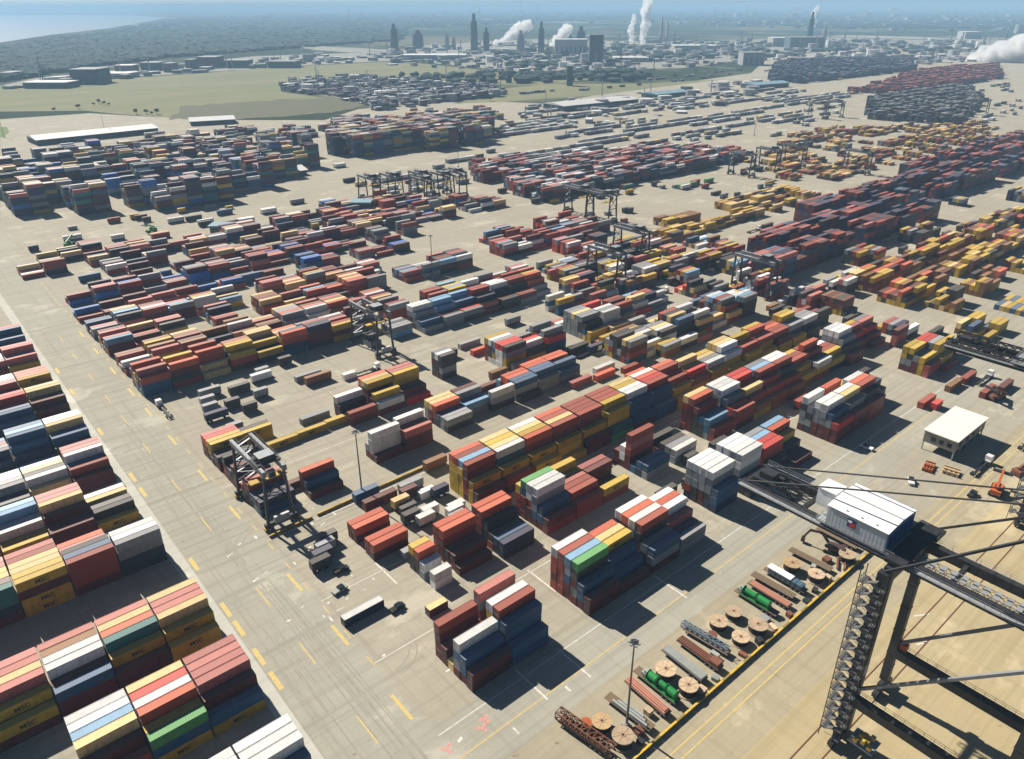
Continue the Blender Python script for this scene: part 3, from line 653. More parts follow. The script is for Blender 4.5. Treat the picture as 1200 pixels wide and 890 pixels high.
# --- one container of each length, with its roof, doors and lettering as parts
def container_meshes(L):
    body = MB(); t = .10
    W_, H_ = CWID, CHGT - .03
    for x in (0, L - .16):
        for y in (0, W_ - .16): body.box(x, x + .16, y, y + .16, 0, H_)
    for y in (0, W_ - .10):
        body.box(.16, L - .16, y, y + .10, 0, .16); body.box(.16, L - .16, y, y + .10, H_ - .12, H_)
    body.box(L - .14, L - .02, .16, W_ - .16, 0, .16); body.box(L - .14, L - .02, .16, W_ - .16, H_ - .12, H_)
    n = int((L - .32) / .28); xs = [.16 + (L - .32) * i / (n * 4) for i in range(n * 4 + 1)]
    for y, s in ((.02, 1), (W_ - .02, -1)):
        yy = [y + s * (.045 if (i % 4) in (1, 2) else 0) for i in range(len(xs))]
        for i in range(len(xs) - 1):
            body.quad([(xs[i], yy[i], .16), (xs[i + 1], yy[i + 1], .16), (xs[i + 1], yy[i + 1], H_ - .12), (xs[i], yy[i], H_ - .12)])
    n = 8; ys = [.16 + (W_ - .32) * i / (n * 4) for i in range(n * 4 + 1)]
    xx = [L - .03 - (.045 if (i % 4) in (1, 2) else 0) for i in range(len(ys))]
    for i in range(len(ys) - 1): body.quad([(xx[i], ys[i], .16), (xx[i + 1], ys[i + 1], .16), (xx[i + 1], ys[i + 1], H_ - .12), (xx[i], ys[i], H_ - .12)])
    body.box(.05, L - .05, .05, W_ - .05, .10, .18)
    roof = MB(); n = int((L - .2) / .56); xs = [.1 + (L - .2) * i / (n * 4) for i in range(n * 4 + 1)]
    zz = [H_ - .05 + (.03 if (i % 4) in (1, 2) else 0) for i in range(len(xs))]
    for i in range(len(xs) - 1): roof.quad([(xs[i], .1, zz[i]), (xs[i + 1], .1, zz[i + 1]), (xs[i + 1], W_ - .1, zz[i + 1]), (xs[i], W_ - .1, zz[i])])
    roof.box(0, .10, .16, W_ - .16, H_ - .05, H_ + .012); roof.box(L - .12, L, .16, W_ - .16, H_ + .002, H_ + .012)
    for y in (0, W_ - .1): roof.box(.16, L - .16, y, y + .1, H_ + .002, H_ + .012)
    doors = []
    for k in range(2):
        d_ = MB(); y0 = .17 + k * (W_ / 2 - .165); y1 = y0 + W_ / 2 - .175
        d_.box(.03, .08, y0, y1, .14, H_ - .14)
        for j in range(4): d_.box(.015, .03, y0 + .06, y1 - .06, .3 + j * .6, .68 + j * .6)
        for f in (.27, .73):
            yy = y0 + (y1 - y0) * f; d_.tube((-.01, yy, .10), (-.01, yy, H_ - .12), .026, n=6, mi=1)
            for z in (.5, 1.3, 2.2): d_.box(-.035, .015, yy - .06, yy + .06, z, z + .08, 1)
            d_.box(-.05, -.01, yy - .02, yy + .3, 1.08, 1.13, 1)
        doors.append(d_)
    lo = MB()   # the same box kept simple for the ones that show small
    lo.box(0, L, 0, W_, 0, H_, 0, 1)
    for i in range(int(L / .8)):
        x = .3 + i * .8; lo.box(x, x + .3, -.035, -.002, .2, H_ - .15)
    for y in (.5, .95, 1.45, 1.9): lo.box(-.05, -.004, y, y + .05, .1, H_ - .1, 2)
    return (body.mesh('container_body', [None]), roof.mesh('container_roof', [None]), [d_.mesh('container_door', [None, GAL]) for d_ in doors], lo.mesh('container_plain', [None, None, GAL]))
CM = {L: container_meshes(L) for L in (L40, L20)}
def slot(o, i, m): o.material_slots[i].link = 'OBJECT'; o.material_slots[i].material = m
def text_mesh(body, size, name, mat, ext=.012):
    cu = bpy.data.curves.new(name, 'FONT'); cu.body = body; cu.size = size; cu.extrude = ext; cu.align_x = 'CENTER'; cu.offset = .03
    o = bpy.data.objects.new(name, cu); COL.objects.link(o); bpy.context.view_layer.update()
    dg = bpy.context.evaluated_depsgraph_get(); me = bpy.data.meshes.new_from_object(o.evaluated_get(dg))
    bpy.data.objects.remove(o); me.materials.clear(); me.materials.append(mat); me.name = name
    return me
INK = paint('lettering_ink', (.03, .028, .03), .6, .1)
INKW = paint('lettering_white', (.75, .76, .76), .6, .2)
MSC = text_mesh('MSC', 1.75, 'lettering', INK)
ORD = ['front', 'second', 'third', 'fourth', 'fifth', 'sixth']
BORD = ['first', 'second', 'third', 'fourth', 'fifth', 'sixth', 'seventh', 'eighth', 'ninth', 'tenth', 'eleventh', 'twelfth', 'thirteenth', 'fourteenth', 'fifteenth', 'sixteenth', 'seventeenth', 'eighteenth']
FNAME = {'mid': 'the red rows past the road', 'east': 'the mixed rows by the far crane', 'bigstack': 'the tall stacks far left', 'midstack': 'the navy rows midfield', 'rightwall': 'the long navy rows at right', 'yellowyard': 'the yellow yard at right',
         'brownyard': 'the brown yard midfield', 'fardark': 'the far dark rows', 'farred': 'the far red rows', 'fargrey': 'the far grey rows', 'farleft': 'the far left yard', 'trailers': 'the parked trailer lines'}
def is_top(i):
    b_ = BOX[i]
    return not any(abs(c_['x'] - b_['x']) < .8 and abs(c_['y'] - b_['y']) < .4 and abs(c_['z'] - b_['z'] - CHGT) < .2 for c_ in GRID.get((int(b_['x'] // 15), int(b_['y'] // 15)), ()) if c_.get('ok'))
USED = {}
ONES = ['', 'first', 'second', 'third', 'fourth', 'fifth', 'sixth', 'seventh', 'eighth', 'ninth', 'tenth', 'eleventh', 'twelfth', 'thirteenth', 'fourteenth', 'fifteenth', 'sixteenth', 'seventeenth', 'eighteenth', 'nineteenth', 'twentieth']
def ordw(k):
    k += 1
    return ONES[k] if k <= 20 else {2: 'twenty-', 3: 'thirty-', 4: 'forty-'}[k // 10] + ONES[k % 10] if k % 10 else {3: 'thirtieth', 4: 'fortieth'}[k // 10]
PLACE = {'the row of dark trailers beside red pair': 'beside the red pair', 'the middle lane': 'in the middle lane', 'the lane beside white office': 'near the white office'}
LOOSE = {}
for i in IND:
    if BOX[i].get('loose'): LOOSE.setdefault(BOX[i]['block'], []).append(i)
for v_ in LOOSE.values(): v_.sort(key=lambda i: pr((BOX[i]['x'], BOX[i]['y'], 1))[0])
GROUP = 'shipping containers in the terminal yard'
for k, i in enumerate(IND):
    b_ = BOX[i]; tk = b_['tok']; name = TOK[tk][0]; L = L40 if b_['L'] > 10 else L20
    mb_body, mb_roof, mb_doors, mb_lo = CM[L]
    if b_['L'] not in (L40, L20): mb_lo = mb_lo
    rt = b_.get('roof', tk)
    if k < 170:
        o = link('shipping_container', mb_body, None, (b_['x'], b_['y'], b_['z'])); slot(o, 0, sided(tk))
        if b_['L'] != L: o.scale.x = b_['L'] / L
        r_ = link('roof', mb_roof, o); slot(r_, 0, roofd(rt))
        if rt != tk: r_['label'] = TOK[rt][0] + ' roof of a ' + name + ' container'
        for dm in mb_doors: q = link('door', dm, o); slot(q, 0, sided(tk))
        if tk == 'y' and L == L40: q = link('lettering', MSC, o, (L / 2, -.02, .75)); q.rotation_euler = (R(90), 0, 0)
    else:
        o = link('shipping_container', mb_lo, None, (b_['x'], b_['y'], b_['z'])); slot(o, 0, sided(tk)); slot(o, 1, roofd(rt))
        if b_['L'] != L: o.scale.x = b_['L'] / L
    blk = FNAME.get(b_['block'], b_['block']); short = 'short ' if L == L20 else ''
    tier = 'top tier' if is_top(i) and b_['tier'] > 0 else ('ground tier' if b_['tier'] == 0 else BORD[b_['tier']] + ' tier')
    if b_.get('lone'): lab = b_['lone']
    elif b_.get('loose'): lab = None
    else: lab = f"{short}{name} container, {tier}, {ORD[min(b_['row'], 5)]} row, {BORD[min(b_['bay'], 17)]} bay of {blk}"
    if lab is None:
        sib = LOOSE[b_['block']]; lab = f"{short}{name} box, {ordw(sib.index(i))} from the left among loose boxes {PLACE[b_['block']]}"
        if 1 < b_['z'] + .2 and b_['z'] < 2:
            c_ = MB(); Lc = b_['L']
            for y in (.75, 1.5): c_.box(.1, Lc, y, y + .2, -.38, -.02)
            for x in (.8, 2.1, Lc - 1.6):
                for y in (.1, 1.9): c_.tube((x, y, -.74), (x, y + .4, -.74), .48, n=10, mi=1)
            for x in (.1, Lc / 2, Lc - .4): c_.box(x, x + .3, 0, CWID, -.015 - .2, -.015)
            tag(c_.build('container_chassis', [DARK, BLK], None, (b_['x'], b_['y'], b_['z'])), f"wheeled chassis under the {ordw(sib.index(i))} loose box from the left {PLACE[b_['block']]}", 'chassis', 'container chassis on the yard')
    if lab in USED: lab = lab + ' twin'
    USED[lab] = 1
    tag(o, lab, 'container', GROUP)
# --- all the smaller ones as one mass
def mass(name, idx, label, cat):
    idx = list(idx); nb = len(idx); idx += [i for i in idx if 1 < BOX[i]['z'] < 2]   # boxes on wheels get a dark chassis below
    n = len(idx); V = np.zeros((n, 8, 3)); Cc = np.zeros((n, 6, 3)); rr = np.random.RandomState(4)
    for k, i in enumerate(idx):
        b_ = BOX[i]; x0, x1, y0, y1, z0, z1 = b_['x'], b_['x'] + b_['L'], b_['y'], b_['y'] + CWID, b_['z'], b_['z'] + CHGT - .03
        if k >= nb: x0, x1, y0, y1, z0, z1 = x0 + .2, x1 - .2, y0 + .25, y1 - .25, .15, b_['z'] - .02
        V[k] = [(x0, y0, z0), (x1, y0, z0), (x1, y1, z0), (x0, y1, z0), (x0, y0, z1), (x1, y0, z1), (x1, y1, z1), (x0, y1, z1)]
        if k >= nb: Cc[k, :] = (.09, .088, .085); continue
        f = rr.uniform(.8, 1.2); Cc[k, :] = np.array(TOK[b_['tok']][1]) * f; Cc[k, 1] = np.array(roofcol(b_.get('roof', b_['tok']))) * f
    F = np.array([(0, 3, 2, 1), (4, 5, 6, 7), (0, 1, 5, 4), (1, 2, 6, 5), (2, 3, 7, 6), (3, 0, 4, 7)])
    faces = (F[None] + (np.arange(n) * 8)[:, None, None]).reshape(-1, 4)
    me = bpy.data.meshes.new(name); me.from_pydata(V.reshape(-1, 3).tolist(), [], faces.tolist())
    at = me.attributes.new('paint', 'FLOAT_COLOR', 'CORNER')
    cc = np.ones((n * 6, 4, 4)); cc[:, :, :3] = Cc.reshape(-1, 1, 3); at.data.foreach_set('color', cc.ravel())
    m, nt, b = newmat(name + '_paint'); a_ = N(nt, 'ShaderNodeAttribute', attribute_name='paint')
    q = N(nt, 'ShaderNodeMath', operation='MULTIPLY', i_1=.22); nt.links.new(ramp(nt, noise(nt, pos(nt), .6, 4, .65), [(.42, 0), (.75, 1)]), q.inputs[0])
    nt.links.new(mix(nt, q.outputs[0], a_.outputs['Color'], (.085, .06, .045)), b.inputs['Base Color']); b.inputs['Roughness'].default_value = .6
    me.materials.append(m); me.update()
    return tag(link(name, me), label, cat, None, 'stuff')
mass('container_stacks', [i for i in range(len(BOX)) if i not in INDSET], 'rest of the stacked containers filling the yard into the distance', 'containers')

# ----------------------------------------------------------------- yard gantry cranes
def make_rtg(label):
    t = thing('yard_crane', label, 'gantry crane', group='yard gantry cranes on rubber tyres')
    for sx in (-1, 1):
        m = MB(); x = sx * 3.3
        m.box(x - .55, x + .55, -12.9, 12.9, 20.2, 21.9, 0, 1)
        m.box(x - .75, x + .75, -13.1, -12.9, 20.0, 22.0)
        for s in (-1, 1):
            m.bar((x + s * .75, -12.6, 22.9), (x + s * .75, 12.6, 22.9), .07)
            for j in range(10): m.bar((x + s * .75, -12.6 + j * 2.8, 21.9), (x + s * .75, -12.6 + j * 2.8, 22.9), .06)
        m.build('girder', [STEEL, GAL], t)
    for sy in (-1, 1):
        for sx in (-1, 1):
            m = MB(); m.bar((sx * 4.4, sy * 11.9, 2.2), (sx * 3.3, sy * 11.9, 20.2), .85, .75)
            m.build('leg', DARK, t)
        m = MB(); m.box(-5.6, 5.6, sy * 11.9 - .55, sy * 11.9 + .55, 1.5, 2.6); m.build('sill_beam', DARK, t)
        m = MB(); m.bar((-3.9, sy * 11.9, 11), (3.9, sy * 11.9, 11), .45); m.bar((-3.9, sy * 11.9, 11), (3.4, sy * 11.9, 19.5), .28); m.bar((3.9, sy * 11.9, 11), (-3.4, sy * 11.9, 19.5), .28)
        m.build('cross_brace', DARK, t)
        for x in (-4.9, -3.5, 3.5, 4.9):
            w_ = MB(); w_.tube((x, sy * 11.9 - .35, .78), (x, sy * 11.9 + .35, .78), .78, n=14); w_.tube((x, sy * 11.9 - .38, .78), (x, sy * 11.9 + .38, .78), .34, n=10, mi=1)
            w_.build('wheel', [BLK, GAL], t)
        for sx in (-1, 1):
            m = MB(); m.box(sx * 5.6 - .25, sx * 5.6 + .25, sy * 11.9 - .8, sy * 11.9 + .8, .5, 1.3); m.build('bumper', YEL, t)
    m = MB(); m.box(-2.6, 2.4, -13.6, -12.6, 2.6, 5.0, 0, 1); m.build('generator_house', [GAL, WHT], t)
    m = MB(); m.box(-2.4, 2.0, 12.6, 13.7, 2.6, 4.6, 0, 1); m.build('electrical_house', [GAL, WHT], t)
    m = MB(); m.box(-4.1, 4.1, -9.2, -3.6, 21.95, 22.4); m.box(-2.6, 2.6, -8.6, -4.2, 22.4, 24.4, 0, 1); m.tube((-3.4, -6.5, 23.2), (3.4, -6.5, 23.2), .55, n=12, mi=0)
    for s in (-1, 1): m.bar((s * 3.9, -9.2, 23.5), (s * 3.9, -3.6, 23.5), .08)
    tr = m.build('trolley', [DARK, GAL], t)
    m = MB(); m.box(-1.1, 1.1, -11.0, -9.3, 17.6, 20.1, 0, 2); m.box(-.9, .9, -11.08, -11.0, 18.0, 19.6, 1); m.build('cab', [GAL, GLASS, WHT], t)
    m = MB(); m.box(-6.1, 6.1, -7.6, -5.2, 15.2, 15.7)
    for x in (-2, 2):
        for y in (-7.2, -5.6): m.bar((x, y, 15.7), (x * .9, y, 21.95), .07, mi=1)
    m.build('spreader', [YEL, BLK], t)
    m = MB()
    for k in range(8):
        z = 2.6 + k * 2.2; a, b = ((-3.2, 3.2) if k % 2 else (3.2, -3.2))
        m.bar((a, 12.9, z), (b, 12.9, z + 2.2), .7, .12); m.bar((a, 13.3, z + 1), (b, 13.3, z + 3.2), .06)
    m.build('stairs', GAL, t)
    m = MB()
    for k in range(26):
        for s in (-.25, .25): m.bar((4.3 - k * .04 + 0, -12.6 + s, 2.6 + k * .68), (4.3 - k * .04, -12.6 + s, 3.28 + k * .68), .05)
        m.bar((4.3 - k * .04, -12.85, 2.8 + k * .68), (4.3 - k * .04, -12.35, 2.8 + k * .68), .05)
    m.build('ladder', GAL, t)
    return t
RTGS = [(70, 209.6, 0, 'dark yard gantry crane nearest the crossroads, straddling a six-wide stack'),
 (165, 300, 0, 'dark yard gantry crane in the open middle lane behind the yellow-sided block'),
 (373, 224.5, 0, 'grey yard gantry crane with bare legs left of the yellow-topped stacks'),
 (425.5, 420, 0, 'grey yard gantry crane standing alone at the left end of the sandy gap midfield'),
 (426, 396, 0, 'tall thin yard gantry crane just right of the lone sandy gap crane'),
 (366, 312.5, 0, 'yard gantry crane straddling mixed stacks below the brown yard'),
 (321, 292, 0, 'brownish yard gantry crane beside the orange-roofed stack midfield'),
 (654, 425, 0, 'leftmost yard gantry crane of three on the far sandy apron'),
 (695, 423, 0, 'middle yard gantry crane of three on the far sandy apron'),
 (734, 418, 0, 'rightmost yard gantry crane of three on the far sandy apron'),
 (750, 358, 0, 'yard gantry crane between the navy rows and the brown yard'),
 (1088, 593, 0, 'far yard gantry crane left of the grey stacks near the horizon'),
 (1124, 586, 0, 'far yard gantry crane directly left of the far grey rows'),
 (1313, 457, 0, 'far yard gantry crane right of the far grey rows'),
 (1400, 500, 0, 'farthest yard gantry crane beyond the far grey rows'),
 (322, 566, 0, 'leftmost yard gantry crane of the parked cluster beyond the red rows'),
 (340, 560, 0, 'second yard gantry crane from the left in the parked cluster'),
 (352, 531, 0, 'front yard gantry crane in the middle of the parked cluster'),
 (364, 552, 0, 'rear yard gantry crane in the middle of the parked cluster'),
 (376, 536, 0, 'second yard gantry crane from the right in the parked cluster'),
 (392, 540, 0, 'rightmost yard gantry crane of the parked cluster beyond the red rows')]
RTG0 = None
for (x, y, rz, lab) in RTGS:
    if RTG0 is None: RTG0 = make_rtg(lab); o = RTG0
    else: o = copy_tree(RTG0); o['label'] = lab
    o.location = (x, y, 0); o.rotation_euler.z = rz

# ----------------------------------------------------------------- ship to shore crane by the quay
def railing(m, p, q, mi=0, n=None):
    p = Vector(p); q = Vector(q); L = (q - p).length; n = n or max(2, int(L / 2))
    for h in (.55, 1.1): m.bar(p + Vector((0, 0, h)), q + Vector((0, 0, h)), .06, mi=mi)
    for i in range(n + 1):
        c = p + (q - p) * i / n; m.bar(c, c + Vector((0, 0, 1.1)), .06, mi=mi)
def make_sts(label, full=True):
    """origin at the landside rail between the two landside legs; y inland"""
    t = thing('quay_crane', label, 'quay crane', group='ship to shore cranes on the quay')
    HX, GA = 10.25, -30.5
    for sx in (-1, 1):
        for y in (0, GA):
            m = MB(); m.box(sx * HX - .85, sx * HX + .85, y - .95, y + .95, 4.2, 48.6)
            for z in (9, 13, 20, 27, 34, 41): m.box(sx * HX - .95, sx * HX + .95, y - 1.05, y + 1.05, z, z + .25)
            m.build('leg', DARK, t)
            bg_ = MB()
            for k in (-1, 1):
                bg_.box(sx * HX + k * 2.2 - 1.9, sx * HX + k * 2.2 + 1.9, y - .6, y + .6, .9, 2.0)
                for j in (-1.2, 0, 1.2): bg_.tube((sx * HX + k * 2.2 + j, y - .25, .5), (sx * HX + k * 2.2 + j, y + .25, .5), .42, n=12, mi=1)
            bg_.box(sx * HX - 2.6, sx * HX + 2.6, y - .5, y + .5, 2.0, 4.2)
            bg_.build('bogie', [DARK, BLK], t)
        m = MB(); x = sx * HX
        m.box(x - 1.0, x + 1.0, GA + .95, -.95, 12.4, 14.6)
        railing(m, (x - 1.0, GA + 1, 14.6), (x - 1.0, -1, 14.6)); railing(m, (x + 1.0, GA + 1, 14.6), (x + 1.0, -1, 14.6))
        m.build('portal_beam', DARK, t)
        m = MB(); m.bar((x, -.9, 16.5), (x, GA + .9, 46.5), .75, .6); m.build('diagonal_brace', STEEL, t)
        m = MB(); m.bar((x + .2, 0, 48.6), (sx * 3.5, GA, 76), .6, .45); m.bar((x, GA, 48.6), (sx * 3.0, GA, 76), 1.0, .8); m.build('apex_frame', DARK, t)
    for y in (0, GA):
        m = MB(); m.box(-HX + .85, HX - .85, y - .75, y + .75, 44.8, 47.4)
        if y < 0: m.box(-HX + .85, HX - .85, y - .75, y + .75, 12.4, 14.4)
        m.build('cross_beam', DARK, t)
    for sx in (-1, 1):
        m = MB(); x = sx * 4.6
        m.box(x - .7, x + .7, -85, 37, 47.5, 49.6)
        for i in range(40):
            y = -85 + i * 3.05; m.box(x - .76, x + .76, y, y + .16, 47.44, 49.66)
        railing(m, (x + sx * 1.7, -60, 49.0), (x + sx * 1.7, 37, 49.0), 1, 36)
        m.box(x + (.7 if sx > 0 else -1.8), x + (1.8 if sx > 0 else -.7), -60, 37, 48.85, 49.0, 1)
        m.build('girder', [DARK, GAL], t)
    m = MB(); m.lattice((-1.5, -60, 48.4), (-1.5, 8, 48.4), 2.4, 1.6, 2.2, .16); 
    for i in range(34): m.box(-2.9, -.1, -60 + i * 2, -59 + i * 2, 49.3, 49.36)
    m.build('cable_walkway', GAL, t)
    for y in (36.6, 22, -10, -22, -50): m = MB(); m.box(-3.9, 3.9, y - .4, y + .4, 47.9, 49.0); m.build('girder_tie', DARK, t)
    m = MB(); m.lattice((-3.9, 22, 48.6), (-3.9, 36.4, 48.6), .1, 1.9, 2.4, .2)
    m.lattice((2.6, 23, 47.2), (2.6, 36.4, 47.2), 1.2, 1.6, 2.4, .2)
    m.box(-2.5, 2.4, 30, 35.6, 49.65, 50.0); m.box(-1.6, 1.2, 31, 34.6, 50.0, 51.6)
    for k in range(7): m.box(-3.4 + k, -3.0 + k, 24 + (k % 3) * 1.7, 25.2 + (k % 3) * 1.7, 49.0, 50.3)
    m.build('backreach_platform', DARK, t)
    # machinery house
    h = MB(); x0, x1, y0, y1, z0, z1 = -6.4, 5.6, 2.2, 15.2, 50.0, 55.0
    h.box(x0, x1, y0 + .25, y1, z0, z1 - .3)
    for i in range(16):
        y = y0 + .4 + i * .8; h.box(x0 - .02, x0 - .002, y, y + .12, z0 + .1, z1 - .4)
    hh = h.build('machinery_house', [paint('house_shaded_wall', (.50, .56, .60), .5, .1)], t)  # white walls, with their light blue-grey shade put into the colour
    m = MB(); xm = (x0 + x1) / 2
    m.quad([(x0 - .25, y0, z1 - .25), (x0 - .25, y1 + .2, z1 - .25), (xm, y1 + .2, z1 + .35), (xm, y0, z1 + .35)])
    m.quad([(x1 + .25, y0, z1 - .25), (x1 + .25, y1 + .2, z1 - .25), (xm, y1 + .2, z1 + .35), (xm, y0, z1 + .35)])
    m.quad([(x0 - .25, y0, z1 - .25), (xm, y0, z1 + .35), (x1 + .25, y0, z1 - .25)]); m.quad([(x0 - .25, y1 + .2, z1 - .25), (xm, y1 + .2, z1 + .35), (x1 + .25, y1 + .2, z1 - .25)])
    m.quad([(x0 - .25, y0, z1 - .28), (x1 + .25, y0, z1 - .28), (x1 + .25, y1 + .2, z1 - .28), (x0 - .25, y1 + .2, z1 - .28)])
    m.box(xm - .16, xm + .16, y0, y1 + .2, z1 + .34, z1 + .46, 1)
    for y in (5, 8.2, 11.4): m.box(x0 + .6, x0 + .9, y, y + .25, z1 - .1, z1 + .1, 1)
    m.build('roof', [WHT, GAL], hh)
    m = MB(); m.box(x0, x1, y0, y0 + .245, z0, z1 - .31)
    for k in range(5): m.box(x0 + .8 + k * 2.3, x0 + 2.3 + k * 2.3, y0 - .06, y0, z0 + 1.2, z0 + 3.4, 1)
    m.build('end_wall', [BLUE, NAVYP], hh)  # blue here paints in the bluish shade on the white end wall
    m = MB(); m.box(x0 - .11, x0 - .055, 8.8, 10.7, 52.0, 53.9); m.box(x0 - .16, x0 - .111, 8.95, 10.1, 52.15, 53.0, 1); m.box(x0 - .16, x0 - .111, 9.7, 10.5, 53.1, 53.6, 2)
    m.build('emblem', [NAVYP, REDP, WHT], hh)
    m = MB(); m.box(x0, x1 + 3.6, y0 - 2.0, y1 + 2, 49.66, 49.95)
    railing(m, (x0 - .2, y0 - 2, 49.95), (x0 - .2, y1 + 2, 49.95)); railing(m, (x1 + 3.5, y0 - 2, 49.95), (x1 + 3.5, y1 + 2, 49.95)); railing(m, (x0, y1 + 2, 49.95), (x1 + 3.5, y1 + 2, 49.95))
    m.build('house_platform', GAL, t)
    m = MB(); m.box(-1.2, 3.2, 16.4, 20.4, 49.96, 54.2, 0); m.box(-1.4, 3.4, 16.2, 20.6, 54.2, 54.45, 0); m.build('electrical_room', WHT, t)
    m = MB(); m.box(x1 + .2, x1 + 3.0, 4, 12, 49.96, 53.4, 0, 1); m.build('drive_room', [BLUE, GAL], t)
    m = MB(); m.box(5.4, 9.8, -3.2, 2.0, 49.7, 50.5); m.box(-8.5, 8.5, -2.6, 1.2, 49.7, 50.6); m.build('hoist_frame', DARK, t)
    # stays
    for sx in (-1, 1):
        m = MB(); x = sx * 4.6; m.tube((x, 35.5, 49.7), (sx * 2.6, GA, 76.5), .20, n=8); m.build('back_stay', DARK, t)
        m = MB(); m.tube((x, -84, 49.7), (sx * 2.6, GA, 76.5), .20, n=8); m.build('fore_stay', DARK, t)
    m = MB(); m.box(-3.6, 3.6, GA - 1, GA + 1, 75.4, 77.4); m.build('apex_beam', DARK, t)
    # stair tower and lift on the near landside leg
    m = MB(); x = -HX
    n = 15
    for k in range(n):
        z = 3 + k * 3.0
        m.box(x - 3.9, x - .95, -1.5, -.4, z, z + .1, 1); m.box(x - 3.9, x - .95, 1.9, 3.0, z + 1.5, z + 1.6, 1)
        m.bar((x - 1.7, -.4, z + .05), (x - 1.7, 1.9, z + 1.55), 1.1, .14, 1); m.bar((x - 3.1, 1.9, z + 1.55), (x - 3.1, -.4, z + 3.05), 1.1, .14, 1)
        for xx in (x - 3.9, x - 2.4, x - 1.0):
            m.bar((xx, -.4, z + 1.1), (xx, 1.9, z + 2.6) if xx > x - 2.5 else (xx, 1.9, z + .6), .07)
        railing(m, (x - 3.9, -1.5, z + .1), (x - .95, -1.5, z + .1), 0, 3); railing(m, (x - 3.9, 3.0, z + 1.6), (x - .95, 3.0, z + 1.6), 0, 3)
        railing(m, (x - 3.9, -1.5, z + .1), (x - 3.9, -.4, z + .1), 0, 1)
    for xx in (x - 3.9, x - 1.0):
        for y in (-1.5, 3.0): m.bar((xx, y, 2.0), (xx, y, 49.5), .16)
    m.build('stair_tower', [DARK, paint('stair_tread_grey', (.115, .12, .125), .6, .4)], t)
    m = MB(); m.box(x + .95, x + 2.6, -1.2, .6, 2, 49.2); m.box(x + .9, x + 2.65, -1.25, .65, 20, 23, 1); m.build('lift_shaft', [DARK, GAL], t)
    m = MB(); m.box(HX - .2, HX + 1.6, -2.6, -1.0, 14.7, 16.5); m.box(HX + 1.6, HX + 2.1, -2.3, -1.3, 14.7, 15.6, 1); m.build('cable_drum_box', [ORNG, DARK], t)
    m = MB()
    for k in range(7): m.box(-HX - 1.9 + (k % 3) * 1.3, -HX - 1.0 + (k % 3) * 1.3, -4.5 - k * .5, -3.6 - k * .5, 4.3 + (k % 2) * .6, 5.3 + (k % 2) * .6)
    m.box(-HX - 2.2, -HX + 2.4, -8, -2.6, 3.9, 4.2, 1); m.build('leg_platform', [YEL, GAL], t)
    m = MB(); m.box(-2.0, 2.0, -38, -32, 45.6, 47.2); m.box(-1.3, 1.3, -36.5, -33.8, 42.6, 45.4, 1); m.build('trolley', [DARK, GLASS], t)
    m = MB()
    m.tube((0, -42, 43.8), (0, -41.6, 43.8), .4); m.box(-6.1, 6.1, -35.5, -33.1, 30, 30.6)
    for xx in (-2, 2):
        for y in (-35, -33.6): m.bar((xx, y, 30.6), (xx * .8, y, 45.6), .07)
    m.build('spreader', [YEL], t)
    return t
s1 = make_sts('dark quay crane at the lower right with a white-roofed machinery house'); s1.location = (142.3, 41.2, 0)
s2 = copy_tree(s1); s2['label'] = 'second quay crane showing only its dark lattice boom at the right edge'; s2.location = (262, 44, 0)
def drop_tree(o):
    for ch in list(o.children): drop_tree(ch)
    bpy.data.objects.remove(o)
for ch in list(s2.children):
    if ch.name.split('.')[0] in ('machinery_house', 'electrical_room', 'drive_room', 'hoist_frame', 'back_stay'): drop_tree(ch)
m = MB(); m.lattice((-4.6, -20, 50.2), (-4.6, 37, 50.2), 1.6, 1.6, 2.4, .3); m.build('boom_lattice', DARK, s2)
m = MB(); m.lattice((4.6, -20, 50.2), (4.6, 37, 50.2), 1.6, 1.6, 2.4, .3); m.build('boom_lattice', DARK, s2)

# ----------------------------------------------------------------- storage strip by the quay road
def make_reel(label, r=2.55, h=2.5):
    t = thing('cable_reel', label, 'cable reel', group='big timber cable reels on the storage strip')
    m = MB(); m.tube((0, 0, .05), (0, 0, .30), r, n=36); m.build('flange', WOOD, t)
    f = MB(); f.tube((0, 0, h - .25), (0, 0, h), r, n=36)
    for k in range(8):
        a = k * math.pi / 4; f.bar((math.cos(a) * .7, math.sin(a) * .7, h + .03), (math.cos(a) * (r - .1), math.sin(a) * (r - .1), h + .03), .16, .05, 1)
    f.tube((0, 0, h), (0, 0, h + .07), .62, n=18, mi=2); f.tube((0, 0, h + .07), (0, 0, h + .09), .3, n=14, mi=3)
    f.build('flange', [WOOD, paint('reel_spoke', (.57, .41, .26), .8, .2), paint('reel_hub', (.42, .27, .17), .7, .2), BLK], t)
    c = MB(); c.tube((0, 0, .30), (0, 0, h - .25), r * .86, n=32)
    for k in range(7): z = .42 + k * (h - .7) / 7; c.tube((0, 0, z), (0, 0, z + .14), r * .90, n=32, mi=1)
    c.build('wound_cable', [WOODD, BLK], t)
    return t
REELS = [(116.0, 78.2, 'left one of the two tan cable reels beside the front green machine'),
 (116.2, 71.4, 'tan cable reel between the front green machine and the yellow barrier'),
 (139.7, 79.6, 'tan cable reel at the back left of the square of four reels'),
 (146.0, 79.2, 'darker cable reel at the back right of the square of four'),
 (139.6, 72.6, 'pale cable reel at the front left of the square of four'),
 (146.5, 72.0, 'brownish cable reel at the front right of the square of four'),
 (175.4, 79.4, 'orange tan cable reel behind the white-topped flatbed load'),
 (176.6, 72.4, 'pale cable reel right of the white-topped flatbed load'),
 (93.1, 78.2, 'pale cable reel beside the orange cable drum at the lower left of the strip'),
 (93.6, 72.2, 'brown-tinged cable reel nearest the bottom edge of the photo'),
 (191.6, 71.0, 'cable reel at the far end beside the dark excavator')]
RL0 = None
